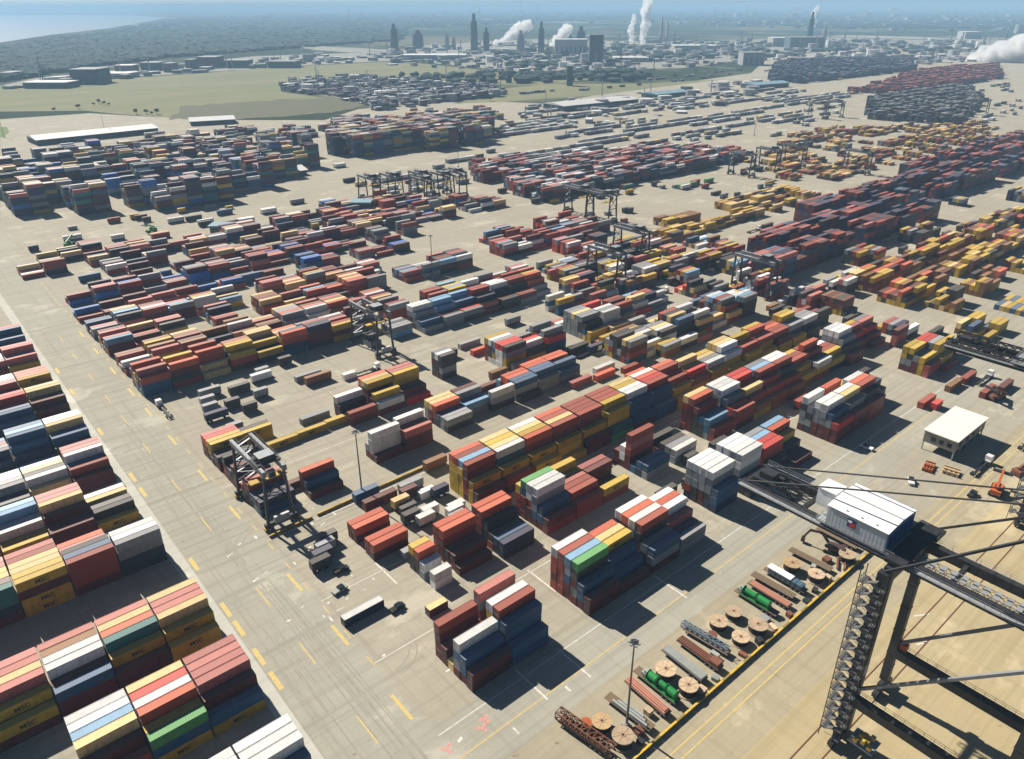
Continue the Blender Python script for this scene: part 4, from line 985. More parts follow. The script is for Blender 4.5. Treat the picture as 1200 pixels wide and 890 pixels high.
for x, y, lab in REELS:
    if RL0 is None: RL0 = make_reel(lab); o = RL0
    else: o = copy_tree(RL0); o['label'] = lab
    o.location = (x, y, .012); o.rotation_euler = (0, 0, RNG.uniform(0, 3)); q_ = RNG.uniform(.88, 1.06); o.scale = (q_, q_, RNG.uniform(.85, 1.15))
    if 'dark' in lab or 'brown' in lab or 'orange' in lab:
        for ch in o.children:
            if ch.name.startswith('flange'): slot(ch, 0, paint('old_reel_timber', (.50, .375, .25), .85, .5) if 'orange' not in lab else paint('orange_reel_timber', (.58, .40, .20), .85, .4))
o = copy_tree(RL0); o['label'] = 'small orange cable drum touching the pale reel at lower left'; o.location = (90.2, 80.4, .012); o.scale = (.55, .55, .8)
for ch in o.children:
    for i_ in range(len(ch.material_slots)): slot(ch, i_, ORNG if ch.name.startswith('flange') else WOODD)
o = copy_tree(RL0); o['label'] = 'small red-brown cable drum left of the square of four reels'; o.location = (134.9, 78.0, .012); o.scale = (.5, .5, .8)
for ch in o.children:
    for i_ in range(len(ch.material_slots)): slot(ch, i_, RUST if ch.name.startswith('flange') else WOODD)

def make_trailer(label, L=13.2):
    t = thing('flatbed_trailer', label, 'trailer', group='flatbed trailers parked on the storage strip')
    m = MB(); m.box(-1.25, 1.25, 0, L, 1.15, 1.3, 0, 1)
    for x in (-.5, .5): m.box(x - .1, x + .1, .4, L - .3, .8, 1.15)
    for k in range(6): m.box(-1.25, 1.25, 1 + k * 2.1, 1.12 + k * 2.1, .95, 1.148)
    m.build('deck', [DARK, paint('deck_planks', (.20, .14, .09), .9, .4)], t)
    for y in (1.3, 2.6, 3.9):
        for x in (-1.0, 1.0):
            q = MB(); q.tube((x - .22, y, .5), (x + .22, y, .5), .5, n=14); q.tube((x - .23, y, .5), (x + .23, y, .5), .24, n=10, mi=1); q.build('wheel', [BLK, GAL], t)
    for x in (-.7, .7): q = MB(); q.box(x - .08, x + .08, L - 3, L - 2.84, .1, .8); q.build('landing_leg', DARK, t)
    return t
TR = [(89.0, 72.4, 'rusty flatbed trailer carrying a brown lattice boom at the lower left', 9), (101.0, 69.8, 'grey-loaded flatbed trailer second from the lower left', 4), (106.9, 69.9, 'flatbed trailer carrying salmon-pink beams beside the light mast', -2),
 (111.4, 70.6, 'flatbed trailer under the front green machine', 0), (121.6, 70.4, 'flatbed trailer carrying pale grey pipes between reels and red beams', -2), (127.6, 70.0, 'flatbed trailer carrying long red-brown beams', 0),
 (133.4, 71.6, 'flatbed trailer carrying a blue-grey lattice boom', 6), (154.9, 71.2, 'flatbed trailer under the long green machine', 0), (160.4, 70.6, 'flatbed trailer carrying thin pink pipes beside the long green machine', 0), (169.0, 71.0, 'flatbed trailer carrying the white-topped blue load', 0), (164.6, 72.0, 'empty flatbed trailer left of the white-topped load', 2),
 (183.0, 71.0, 'empty flatbed trailer between the white-topped load and the excavator', 3), (198.6, 71.0, 'flatbed trailer at the far end near the crane house', 0)]
T0 = None
for x, y, lab, rz in TR:
    if T0 is None: T0 = make_trailer(lab); o = T0
    else: o = copy_tree(T0); o['label'] = lab
    o.location = (x, y, .012); o.rotation_euler.z = R(rz)
def on(x, y, rz, m, name, mats, label, cat):
    o = m.build(name, mats, None, (x, y, .012), R(rz)); return tag(o, label, cat)
PINK = paint('primer_pink', (.52, .23, .16), .7, .3); GREYP = paint('pipe_grey', (.36, .38, .36), .5, .3); BLG = paint('boom_blue_grey', (.16, .24, .31), .5, .3)
m = MB(); m.lattice((0, -1.5, 2.3), (0, 14, 2.5), 2.2, 1.9, 1.6, .26); on(89, 72.4, 9, m, 'crane_boom_section', RUST, 'brown lattice crane boom lying at the lower left of the strip', 'crane boom')
m = MB(); m.lattice((0, .3, 2.0), (0, 14, 2.0), 1.5, 1.3, 1.5, .2); on(133.4, 71.6, 6, m, 'crane_boom_section', BLG, 'blue-grey lattice crane boom lying left of the four reels', 'crane boom')
m = MB()
for i in range(4): m.box(-1.1 + i * .58, -.7 + i * .58, .4, 12.8, 1.31, 1.9)
for i in range(3): m.box(-.8 + i * .58, -.4 + i * .58, .6, 12.4, 1.91, 2.4)
on(106.9, 69.9, -2, m, 'steel_beam_bundle', PINK, 'salmon-pink bundle of steel beams by the light mast', 'steel beams')
m = MB()
for i in range(4): m.box(-1.1 + i * .58, -.75 + i * .58, .2, 12.9, 1.31, 2.0)
m.box(-1.2, 1.2, .4, 3.0, 2.01, 2.7); on(127.6, 70.0, 0, m, 'steel_beam_bundle', RUST, 'red-brown bundle of steel beams with a block at one end', 'steel beams')
m = MB()
for i in range(5):
    for j in range(2): m.tube((-1 + i * .5, .3, 1.56 + j * .46), (-1 + i * .5, 12.6, 1.56 + j * .46), .23, n=10)
on(121.6, 70.4, -2, m, 'pipe_bundle', GREYP, 'pale grey bundle of pipes between two reels and the red beams', 'pipes')
m = MB()
for i in range(4): m.tube((-.9 + i * .55, .3, 1.56), (-.9 + i * .55, 12.6, 1.56), .22, n=10)
on(160.4, 70.6, 0, m, 'pipe_bundle', PINK, 'thin pink pipes right of the long green machine', 'pipes')
m = MB()
for i in range(3): m.box(-1.1 + i * .75, -.5 + i * .75, 1 + i, 11 - i, 1.31, 2.1)
on(101, 69.8, 4, m, 'steel_plate_stack', GREYP, 'grey stack of steel plates on the second trailer from lower left', 'steel plates')
m = MB(); m.box(-1.15, 1.15, 1.0, 11.6, 1.31, 2.7); m.box(-1.2, 1.2, 4.5, 12.2, 2.71, 3.0, 1)
for k in range(6): m.box(-1.2, 1.2, 1.3 + k * 1.6, 1.5 + k * 1.6, 1.31, 2.705, 2)
on(169, 71, 0, m, 'covered_load', [paint('load_blue', (.07, .14, .20), .5, .3), WHT, DARK], 'long blue load with a white cover on top', 'covered load')
def green_machine(x, y, ln, segs, label):
    t = thing('winch_machine', label, 'winch', (x, y, 1.31), group='green winch machines on trailers')
    m = MB(); m.box(-1.1, 1.1, 0, ln, 0, .35); m.build('skid', GREEN, t)
    y0 = .3; st = (ln - .6) / segs
    for k in range(segs):
        d_ = MB(); a = y0 + k * st; d_.tube((0, a + .1, 1.5), (0, a + st - .3, 1.5), 1.0 if k % 2 == 0 else .78, n=20)
        d_.tube((0, a, 1.5), (0, a + .1, 1.5), 1.2, n=20); d_.tube((0, a + st - .3, 1.5), (0, a + st - .2, 1.5), 1.2, n=20); d_.build('drum', GREEN, t)
    m = MB(); m.box(-.9, .9, ln - .2, ln + 1.0, .36, 1.6); m.box(-.7, -.3, ln + .1, ln + .4, 1.6, 2.3); m.build('engine_box', [GREYP], t)
    return t
green_machine(111.4, 71.0, 9.4, 3, 'bright green drum machine between a cable reel and salmon beams')
green_machine(154.9, 73.6, 9.0, 2, 'long bright green drum machine behind the four reels')
# small pallets, crates and pipes along the foot of the strip
RC = random.Random(12)

spots = [(98.4, 71.6), (96.8, 69.6), (118.9, 69.3), (124.6, 69.4), (136.3, 69.4), (143.1, 69.2), (150.2, 69.6), (151.6, 73.0), (157.8, 69.3), (172.2, 70.0), (179.6, 70.2), (180.4, 75.3), (187.0, 74.6), (166.6, 69.0), (104.2, 73.6), (130.6, 74.0)]
cols = [('rusty', RUST), ('dark', DARK), ('pale timber', WOOD), ('grey', GREYP)]
lbl = ['beside the brown-tinged reel', 'at the bottom corner of the strip', 'below the pair of front reels', 'below the grey pipes', 'below the blue-grey boom', 'below the four reels', 'right of the four reels', 'behind the right front reel of four', 'below the long green machine', 'right of the white-topped load', 'below the far reels', 'between the far reels and empty trailer', 'left of the excavator tracks', 'below the empty trailer', 'left of the salmon beams', 'between red beams and blue boom']
for i, (x, y) in enumerate(spots):
    cn, cm = cols[i % 4]
    m = MB(); a, b_, h = RC.uniform(.6, 1.1), RC.uniform(.6, 1.2), RC.uniform(.8, 1.7)
    m.box(-a, a, -b_, b_, .14, h)
    for s in (-.8, 0, .8): m.box(-a * 1.05, a * 1.05, s * b_ - .08, s * b_ + .08, 0, .139)
    for s in (-1, 1): m.box(-a - .04, -a - .002, s * b_ * .7 - .07, s * b_ * .7 + .07, .15, h); m.box(a + .002, a + .04, s * b_ * .7 - .07, s * b_ * .7 + .07, .15, h)
    m.box(-a - .03, a + .03, -b_ - .03, b_ + .03, h + .002, h + .06)
    o = m.build('crate', cm, None, (x, y, .012), RC.uniform(-.3, .3)); tag(o, f'{cn} crate on a pallet {lbl[i]}', 'crate', 'crates and pallets along the storage strip')
# excavator with its boom raised towards the yard
t = thing('excavator', 'dark brown excavator with a folded boom at the far end of the strip', 'excavator', (192.4, 75.6, .012), R(20))
BRN = paint('excavator_brown', (.075, .045, .045), .6, .3)
for s in (-1, 1):
    m = MB(); m.box(s * 1.5 - .35, s * 1.5 + .35, -2.2, 2.2, .05, .95); m.tube((s * 1.5 - .34, -2.2, .5), (s * 1.5 + .34, -2.2, .5), .45, n=12); m.tube((s * 1.5 - .34, 2.2, .5), (s * 1.5 + .34, 2.2, .5), .45, n=12); m.build('track', BLK, t)
m = MB(); m.box(-1.5, 1.5, -2.9, 1.4, 1.2, 2.5); m.box(-1.5, 1.5, -3.2, -2.2, 1.5, 2.8); m.tube((0, 0, .9), (0, 0, 1.2), 1.0, n=16); m.build('upper_body', BRN, t)
m = MB(); m.box(-1.5, -.4, -.1, 1.7, 2.5, 3.6); m.box(-1.42, -.48, 1.71, 1.74, 2.6, 3.5, 1); m.build('cab', [BRN, GLASS], t)
m = MB(); m.bar((.3, 1.3, 2.2), (.3, 4.0, 5.6), .55, .8); m.bar((.3, 4.0, 5.6), (.3, 7.4, 5.2), .5, .7); m.build('boom', BRN, t)
m = MB(); m.bar((.3, 7.2, 5.6), (.3, 9.0, 2.0), .42, .55); m.build('stick', BRN, t)
m = MB(); m.box(-.4, 1.0, 8.4, 9.5, .6, 2.0); m.build('bucket', BRN, t)
m = MB(); m.bar((-6.5, -4.5, .6), (-1.5, -2, .6), .5); m.bar((-5.5, -6, .5), (-.5, -4, .9), .4); m.bar((2.4, -5, .5), (2.6, 3, .5), .5)
on(192, 75, 0, m, 'scrap_beams', RUST, 'brown scrap beams strewn around the excavator', 'scrap steel')

# ----------------------------------------------------------------- barriers
def barrier(x0, y0, x1, y1, label, h=.95, seg=3.0):
    d_ = Vector((x1 - x0, y1 - y0, 0)); L = d_.length; n = int(L / seg); rz = math.atan2(d_.y, d_.x)
    t = thing('barrier_wall', label, 'barrier', (x0, y0, .01), rz)
    m = MB(); m2 = MB()
    for i in range(n):
        a, b_ = i * seg + .04, (i + 1) * seg - .04
        m.box(a, b_, -.38, .38, 0, .22); m.box(a, b_, -.22, .22, .22, h - .12)
        (m2 if i % 3 != 2 else m).box(a, b_, -.25, .25, h - .118, h)
    m.build('concrete_base', [paint('barrier_yellow_dark', (.34, .25, .06), .8, .5)], t); m2.build('painted_top', YEL, t)
barrier(80.8, 194.5, 134, 195.6, 'long low yellow barrier wall ending at the yellow-ended container row')
barrier(64, 193.9, 79, 194.4, 'short yellow barrier wall at the foot of the near yard crane')
barrier(74, 67.4, 213, 68.0, 'long yellow and black barrier wall between storage strip and quay road', 1.0)

# ----------------------------------------------------------------- light masts
def make_mast(label, h=27):
    t = thing('light_mast', label, 'light mast', group='tall floodlight masts in the yard')
    m = MB(); m.tube((0, 0, .9), (0, 0, h), .30, .16, n=12); m.build('pole', paint('mast_grey', (.13, .135, .14), .5, .3), t)
    m = MB(); m.box(-.9, .9, -.9, .9, 0, .9); m.tube((0, 0, .9), (0, 0, 1.2), .6, n=12); m.build('concrete_base', CONC, t)
    m = MB(); m.tube((0, 0, h - .6), (0, 0, h - .45), .95, n=16)
    for k in range(6):
        a = k * math.pi / 3; x, y = math.cos(a) * 1.05, math.sin(a) * 1.05; m.box(x - .25, x + .25, y - .25, y + .25, h - .9, h - .45, 1)
    m.build('lamp_ring', [DARK, GAL], t)
    return t
MASTS = [(97.0, 193.2, 'light mast standing on the long low yellow barrier'), (97.7, 74.6, 'light mast rising from the storage strip beside the salmon beams'), (247.7, 367.8, 'thin light mast on the sandy lane beyond the middle lane stacks'),
 (470, 640, 'light mast among the parked trailer lines at far centre'), (150, 1180, 'light mast on the pale apron left of the long white shed'), (255, 1120, 'light mast right of the long white shed'), (560, 780, 'light mast just right of the tall stack wall'), (880, 560, 'light mast among the brown yard stacks')]
M0 = None
for x, y, lab in MASTS:
    if M0 is None: M0 = make_mast(lab); o = M0
    else: o = copy_tree(M0); o['label'] = lab
    o.location = (x, y, 0)

# ----------------------------------------------------------------- white office on stilts by the quay lane
t = thing('white_office', 'boxy office building with a plain cream white roof and dark open ground floor', 'building', (273.5, 73.6, 0), 0)
m = MB(); m.box(0, 27, 0, 11.4, 3.4, 8.0)
for i in range(13): m.box(-.05, -.003, .6 + i * .85, .9 + i * .85, 3.5, 7.9)
m.build('wall', [paint('office_wall', (.34, .32, .27), .8, .3)], t)
m = MB(); m.box(-.5, 27.5, -.5, 11.9, 8.003, 8.3); m.build('roof', CREAM, t)
for i in range(5):
    for y in (.3, 11.0):
        m = MB(); m.box(i * 6.6, i * 6.6 + .4, y - .2, y + .2, 0, 3.4); m.build('column', GAL, t)
m = MB(); m.box(8, 26.5, 1, 10.4, .01, 3.39); m.build('store_room', DARK, t)
for y in (1.4, 4.2, 7.0):
    m = MB(); m.box(-.12, -.06, y, y + 1.6, 4.6, 6.4); m.build('window', GLASS, t)
for i in range(4):
    m = MB(); m.box(3 + i * 6, 5.4 + i * 6, -.06, -.004, 4.6, 6.4); m.build('window', GLASS, t)
for i, (x, y, a, b_, lab) in enumerate([(262, 77, 3.2, 1.6, 'orange timber frame stack left of the white office'), (265, 70.5, 2.2, 2.6, 'low orange frame stack below the white office')]):
    m = MB()
    for k in range(4): m.box(-a, a, -b_ + k * b_ * .6, -b_ + k * b_ * .6 + .4, 0, .9)
    for k in range(3): m.box(-a + k * a * .9, -a + k * a * .9 + .4, -b_, b_, .902, 1.4)
    tag(m.build('timber_stack', ORNG if i == 0 else paint('pale_timber', (.60, .42, .22), .8, .3), None, (x, y, 0), .2), lab, 'timber stack')

# ----------------------------------------------------------------- trucks and handling machines
def make_truck(label, boxtok=None):
    t = thing('yard_truck', label, 'truck', group='yard trucks with trailers')
    m = MB(); m.box(12.9, 15.2, -1.15, 1.15, 1.0, 3.1); m.box(12.3, 12.88, -1.05, 1.05, .9, 1.6); m.box(13.0, 15.1, -1.05, 1.05, 3.1, 3.25); m.build('cab', WHT, t)
    m = MB(); m.box(15.2, 15.24, -1.0, 1.0, 2.0, 2.9); m.build('windscreen', GLASS, t)
    m = MB(); m.box(0, 12.4, -.45, .45, .85, 1.2)
    for x in (.1, 4, 8, 12): m.box(x, x + .25, -1.2, 1.2, 1.0, 1.23)
    m.build('chassis', DARK, t)
    for x in (1.2, 2.5, 11.2, 12.4, 14.5):
        for s in (-1, 1): m = MB(); m.tube((x, s * 1.0 - .2, .5), (x, s * 1.0 + .2, .5), .5, n=12); m.build('wheel', BLK, t)
    return t
TK = [(440, 205, 0, 'white yard truck with an empty trailer by the two red boxes'), (232, 226, 0, 'white yard truck in the lane behind the mixed stacks'), (178, 189, 0, 'white yard truck in the lane beside the long yellow-ended row'), (300, 190, 180, 'white yard truck far along the lane behind the long row'),
 (152, 128.5, 0, 'white yard truck between the green-topped block and the second row'), (66, 292, 90, 'white yard truck on the access road beside the open lane'), (140, 278, 0, 'white yard truck crossing the open middle lane'), (322, 258, 0, 'white yard truck near the yellow stacks'), (480, 300, 0, 'white yard truck beside the long navy rows'),
 (520, 330, 180, 'white yard truck on the far sandy lane'), (300, 60, 0, 'white yard truck on the quay road beyond the crane house'), (268, 64.5, 0, 'white yard truck on the quay road below the white office'), (345, 92, 0, 'white yard truck below the second crane boom')]
K0 = None
for x, y, rz, lab in TK:
    if K0 is None: K0 = make_truck(lab); o = K0
    else: o = copy_tree(K0); o['label'] = lab
    o.location = (x, y, .03); o.rotation_euler.z = R(rz)
def make_stacker(label, mat):
    t = thing('reach_stacker', label, 'container handler', group='container handlers working in the yard')
    m = MB(); m.box(-3.6, 3.6, -1.6, 1.6, .9, 2.0); m.box(-4.0, -1.6, -1.6, 1.6, 2.0, 2.7); m.build('body', mat, t)
    m = MB(); m.box(-.8, 1.0, -.8, .8, 2.0, 3.7); m.box(1.0, 1.05, -.7, .7, 2.6, 3.5, 1); m.build('cab', [mat, GLASS], t)
    m = MB(); m.bar((-3.0, 0, 3.2), (4.6, 0, 7.0), .7, .9); m.build('boom', mat, t)
    m = MB(); m.box(4.0, 5.6, -3.0, 3.0, 5.6, 6.1); m.build('spreader', DARK, t)
    for x, rr in ((-2.8, .75), (2.8, .9)):
        for s in (-1, 1): m = MB(); m.tube((x, s * 1.5 - .45, rr), (x, s * 1.5 + .45, rr), rr, n=14); m.build('wheel', BLK, t)
    return t
HS = [(264, 55.4, 10, ORNG, 'orange container handler at the right edge near the white office'), (283, 53.6, -20, RUST, 'rust-coloured container handler at the extreme right edge'), (338, 82, 160, RUST, 'dark red container handler below the second crane boom'), (360, 74, 20, paint('handler_teal', (.10, .22, .18), .5, .3), 'teal container handler under the second crane boom'),
 (95, 590, 40, GREEN, 'green container handler on the left apron before the tall stacks'), (150, 590, 200, GREEN, 'dark green container handler beside the left apron gantries')]
for x, y, rz, mt, lab in HS:
    o = make_stacker(lab, mt); o.location = (x, y, .03); o.rotation_euler.z = R(rz)
# cars and dark oil-drip pads on the open concrete
def make_car(label, mat):
    t = thing('parked_car', label, 'car', group='cars and pickups in the yard')
    m = MB(); m.box(-2.3, 2.3, -.9, .9, .35, 1.0); m.box(-2.3, -.4, -.85, .85, 1.0, 1.1); m.build('body', mat, t)
    m = MB(); m.box(-.4, 1.4, -.82, .82, 1.0, 1.65); m.build('cabin', [GLASS], t)
    for x in (-1.4, 1.4):
        for s in (-1, 1): q = MB(); q.tube((x, s * .85 - .12, .34), (x, s * .85 + .12, .34), .34, n=12); q.build('wheel', BLK, t)
    return t
for x, y, rz, mt, lab in [(73.5, 165.3, 0, BLK, 'black pickup on the lane below the near yard crane'), (77.6, 141.2, 5, BLK, 'dark pickup right of the lone navy container'), (69, 158, 10, GREYP, 'grey car near the crossroads below the low trailers'), (205, 63.5, 0, WHT, 'white pickup on the quay road under the crane house'), (258, 98, 90, WHT, 'white pickup left of the white office'), (248, 77, 30, WHT, 'white van-like pickup beside the orange timber'), (256, 60, 0, BLK, 'black pickup right of the crane house')]:
    o = make_car(lab, mt); o.location = (x, y, .03); o.rotation_euler.z = R(rz)

# ----------------------------------------------------------------- far works, towers, sheds
def face_cam(x, y):
    d_ = Vector((x, y, 0)).normalized(); return math.atan2(d_.y, d_.x) - math.pi / 2
def shed(px0, px1, py, hpx, depth, label, wallc, roofc, name='industrial_shed', kind='flat', rz=None):
    """a shed whose near foot runs between two bearings"""
    a, b_ = gp(px0, py), gp(px1, py); dist = ((a + b_) / 2).length; ppm = FPX / math.hypot(dist, CAM_H)
    L = (b_ - a).length; h = hpx / ppm; ang = math.atan2((b_ - a).y, (b_ - a).x)
    t = thing(name, label, 'building', a, ang)
    m = MB(); m.box(0, L, 0, depth, 0, h)
    n = max(2, int(L / 14))
    for i in range(n): x = L * (i + .5) / n; m.box(x - 1.2, x + 1.2, -.3, -.01, h * .1, h * .6, 1)
    m.build('wall', [wallc, paint('far_openings', (.06, .07, .08), .7, .2)], t)
    r_ = MB()
    if kind == 'flat': r_.box(-1, L + 1, -1, depth + 1, h + .01, h + 1.0)
    else:
        for (y0, y1, z0, z1) in ((-1, depth / 2, h, h + depth * .14), (depth / 2, depth + 1, h + depth * .14, h)): r_.quad([(-1, y0, z0 + .02), (L + 1, y0, z0 + .02), (L + 1, y1, z1 + .02), (-1, y1, z1 + .02)])
        r_.quad([(-1, -1, h), (-1, depth / 2, h + depth * .14), (-1, depth + 1, h)]); r_.quad([(L + 1, -1, h), (L + 1, depth / 2, h + depth * .14), (L + 1, depth + 1, h)])
    r_.build('roof', roofc, t)
    return t
W1 = paint('far_wall_grey', (.36, .37, .37), .8, .3, scale=.05); W2 = paint('far_wall_dark', (.065, .10, .12), .8, .3, scale=.05); W3 = paint('far_wall_brown', (.16, .11, .09), .8, .3, scale=.05)
R1 = paint('far_roof_white', (.72, .72, .70), .6, .15, scale=.05); R2 = paint('far_roof_grey', (.32, .33, .34), .7, .2, scale=.05); R3 = paint('far_roof_blue', (.22, .34, .40), .6, .2, scale=.05)
def long_shed(p, q, h, depth, label, wallc, roofc):
    a, b_ = gp(*p), gp(*q); L = (b_ - a).length
    t = thing('warehouse', label, 'building', a, math.atan2((b_ - a).y, (b_ - a).x))
    m = MB(); m.box(0, L, 0, depth, 0, h)
    for i in range(int(L / 16)): m.box(4 + i * 16, 12 + i * 16, -.3, -.01, .3, h * .7, 1)
    m.build('wall', [wallc, paint('far_openings', (.06, .07, .08), .7, .2)], t)
    r_ = MB()
    for (y0, y1, z0, z1) in ((-2, depth / 2, h, h + 3.2), (depth / 2, depth + 2, h + 3.2, h)): r_.quad([(-1, y0, z0 + .02), (L + 1, y0, z0 + .02), (L + 1, y1, z1 + .02), (-1, y1, z1 + .02)])
    for x in (-1, L + 1): r_.quad([(x, -2, h), (x, depth / 2, h + 3.2), (x, depth + 2, h)])
    r_.build('roof', roofc, t); return t
long_shed((44, 171), (186, 156), 6.5, 42, 'long white-roofed shed with a dark front on the pale apron at left', W2, R1)
long_shed((224, 148), (276, 145), 6, 40, 'shorter white-roofed shed right of the long white shed', W2, R1)
long_shed((660, 131), (748, 122), 8, 50, 'white-roofed warehouse before the yellow-green field at centre', W2, R1)
long_shed((768, 116), (806, 112), 7, 34, 'blue-grey roofed warehouse right of the white-roofed one', W2, R3)
long_shed((884, 105), (924, 102), 8, 36, 'pale blue roofed warehouse left of the far dark rows', W2, R3)
long_shed((313, 212), (360, 205), 5, 24, 'white canopy roof before the tall stacks', W2, R1)
shed(412, 434, 248, 9, 12, 'green-blue block building left of the crane cluster', paint('far_wall_teal', (.03, .14, .15), .8, .2), R3)
shed(247, 290, 276, 9, 10, 'blue-green low building on the left apron', paint('far_wall_slate', (.06, .13, .17), .8, .2), R3)
for a in [(84, 115, 99, 13, 60, 'dark blue hall left behind the grass field', W2, R2), (28, 78, 104, 5, 50, 'low dark hall at the far left of the grass field', W2, R1), (0, 14, 94, 6, 50, 'blue hall at the left edge of the photo', W2, R2),
          (165, 186, 83, 7, 50, 'grey hall with a pale roof behind the field', W2, R2), (192, 202, 85, 8, 40, 'brown narrow block behind the field', W3, R2), (218, 226, 82, 9, 40, 'dark tall block behind the field', W2, R2), (232, 254, 80, 10, 60, 'brown-grey hall at the middle of the field edge', W3, R2),
          (264, 290, 80, 7, 50, 'blue-grey hall near the right of the field edge', W2, R2), (314, 346, 80, 6, 60, 'long dark hall at the right of the field edge', W2, R2), (116, 150, 92, 4, 60, 'long pale shed behind the field', W1, R1), (135, 155, 85, 6, 40, 'brown low shed behind the field', W3, R1),
          (690, 706, 77, 30, 40, 'tall blue-grey block beside the lattice works at centre', W2, R2), (664, 671, 101, 20, 14, 'lone dark concrete silo on the far field', W2, R2), (650, 688, 66, 16, 80, 'pale grey plant block behind the lone silo', W1, R1),
          (720, 760, 73, 4, 80, 'long pale shed below the white steam columns', W1, R1), (790, 840, 60, 5, 80, 'long white shed right of the steam columns', W1, R1), (870, 895, 77, 12, 60, 'grey block left of the far dark rows', W1, R2),
          (905, 935, 55, 8, 90, 'white plant block left of the right steam column', W1, R1), (925, 965, 57, 10, 80, 'blue-grey plant block under the right steam column', W2, R2), (1130, 1150, 46, 6, 80, 'white building on the far right plain', W1, R1), (470, 545, 71, 5, 70, 'long pale works shed below the dark towers', W1, R1)]:
    shed(*a)
def tower(px, py, hpx, wpx, label, mats, steps=3):
    a = gp(px, py); ppm = FPX / math.hypot(a.length, CAM_H); h = hpx / ppm; w_ = wpx / ppm
    t = thing('process_tower', label, 'tower', a, face_cam(a.x, a.y))
    m = MB(); m.box(-w_ * .42, w_ * .42, -w_ * .42, w_ * .42, 0, h * .28); m.build('base_frame', mats, t)
    m = MB(); m.tube((0, 0, h * .28 + .01), (0, 0, h * .8), w_ * .42, w_ * .36, n=12)
    for k in range(steps): z = h * (.36 + .14 * k); m.tube((0, 0, z), (0, 0, z + 1.5), w_ * .5, n=12)
    m.build('column', mats, t)
    m = MB(); m.tube((0, 0, h * .8), (0, 0, h), w_ * .22, w_ * .16, n=10); m.build('stack', mats, t)
    return t
for a in [(463, 62, 28, 10, 'broad dark tower at the left end of the far works', W2), (490, 57, 18, 14, 'squat dark tower second from the left of the far works', W2), (524, 58, 16, 6, 'slim grey tower left of the tallest dark tower', W1), (532, 58, 13, 5, 'short grey tower beside the slim grey one', W1),
          (556, 61, 37, 9, 'tallest dark tower of the far works', W2), (570, 60, 23, 8, 'dark tower just right of the tallest one', W2), (634, 62, 30, 8, 'dark tower between the two slanting steam plumes', W2), (680, 60, 24, 12, 'blue-grey tower left of the tall block', W2),
          (774, 52, 26, 4, 'slim grey tower right of the white steam columns', W1), (781, 50, 20, 4, 'short slim tower farther right of the steam columns', W1), (947, 53, 30, 7, 'blue-grey tower at the foot of the right steam column', W2), (964, 54, 18, 5, 'slim pale tower right of the right steam column', W1), (610, 62, 22, 10, 'grey tower behind the first slanting plume', W1), (668, 55, 12, 6, 'short dark tower behind the pale plant block', W2)]:
    tower(*a)
STEAM = bpy.data.materials.new('steam'); STEAM.use_nodes = True; nts = STEAM.node_tree; nts.nodes.clear()
pvs = nts.nodes.new('ShaderNodeVolumePrincipled'); pvs.inputs['Color'].default_value = (1, 1, 1, 1); pvs.inputs['Density'].default_value = .10; pvs.inputs['Anisotropy'].default_value = .35
os_ = nts.nodes.new('ShaderNodeOutputMaterial'); nts.links.new(pvs.outputs[0], os_.inputs['Volume'])
def plume(p0, p1, w0, w1, label, n=26, seed=1):
    """puffs rising from p0 towards p1 (pixel bearings read at the same distance)"""
    a = gp(*p0); ppm = FPX / math.hypot(a.length, CAM_H); rd = random.Random(seed)
    rg = Vector((math.cos(face_cam(a.x, a.y)), math.sin(face_cam(a.x, a.y)), 0))
    bm = bmesh.new()
    for i in range(n):
        f = (i + rd.random()) / n; rr = (w0 + (w1 - w0) * f) / ppm * rd.uniform(.5, .9)
        c = rg * ((p1[0] - p0[0]) * f / ppm + rd.uniform(-.5, .5) * rr) + Vector((0, 0, (p0[1] - p1[1]) * f / ppm + rr * .3)) + Vector((rd.uniform(-1, 1), rd.uniform(-1, 1), 0)) * rr * .6
        g = bmesh.ops.create_icosphere(bm, subdivisions=2, radius=rr)
        for v_ in g['verts']:
            k = 1 + .22 * math.sin(v_.co.x / rr * 4 + i) * math.cos(v_.co.y / rr * 5 + i * 2) + .12 * math.sin(v_.co.z / rr * 9 + i)
            v_.co = v_.co * k + c
    me = bpy.data.meshes.new('steam_plume'); bm.to_mesh(me); bm.free(); me.materials.append(STEAM)
    for p in me.polygons: p.use_smooth = True
    return tag(link('steam_plume', me, None, a), label, 'steam', 'steam plumes over the far works')
plume((584, 52), (614, 36), 3.5, 7.5, 'left slanting white steam plume drifting right', 26, 2)
plume((646, 54), (664, 38), 3.5, 6.5, 'right slanting white steam plume drifting right', 22, 3)
plume((739, 52), (740, 24), 3.2, 3.6, 'shorter of the twin upright steam columns', 22, 4)
plume((752, 52), (756, 12), 4.2, 5.2, 'taller of the twin upright steam columns', 32, 5)
plume((949, 40), (952, 15), 2.4, 3.0, 'upright steam column at the right of the works', 20, 6)
plume((1140, 72), (1205, 58), 11, 17, 'broad low white steam cloud at the right edge', 46, 7)

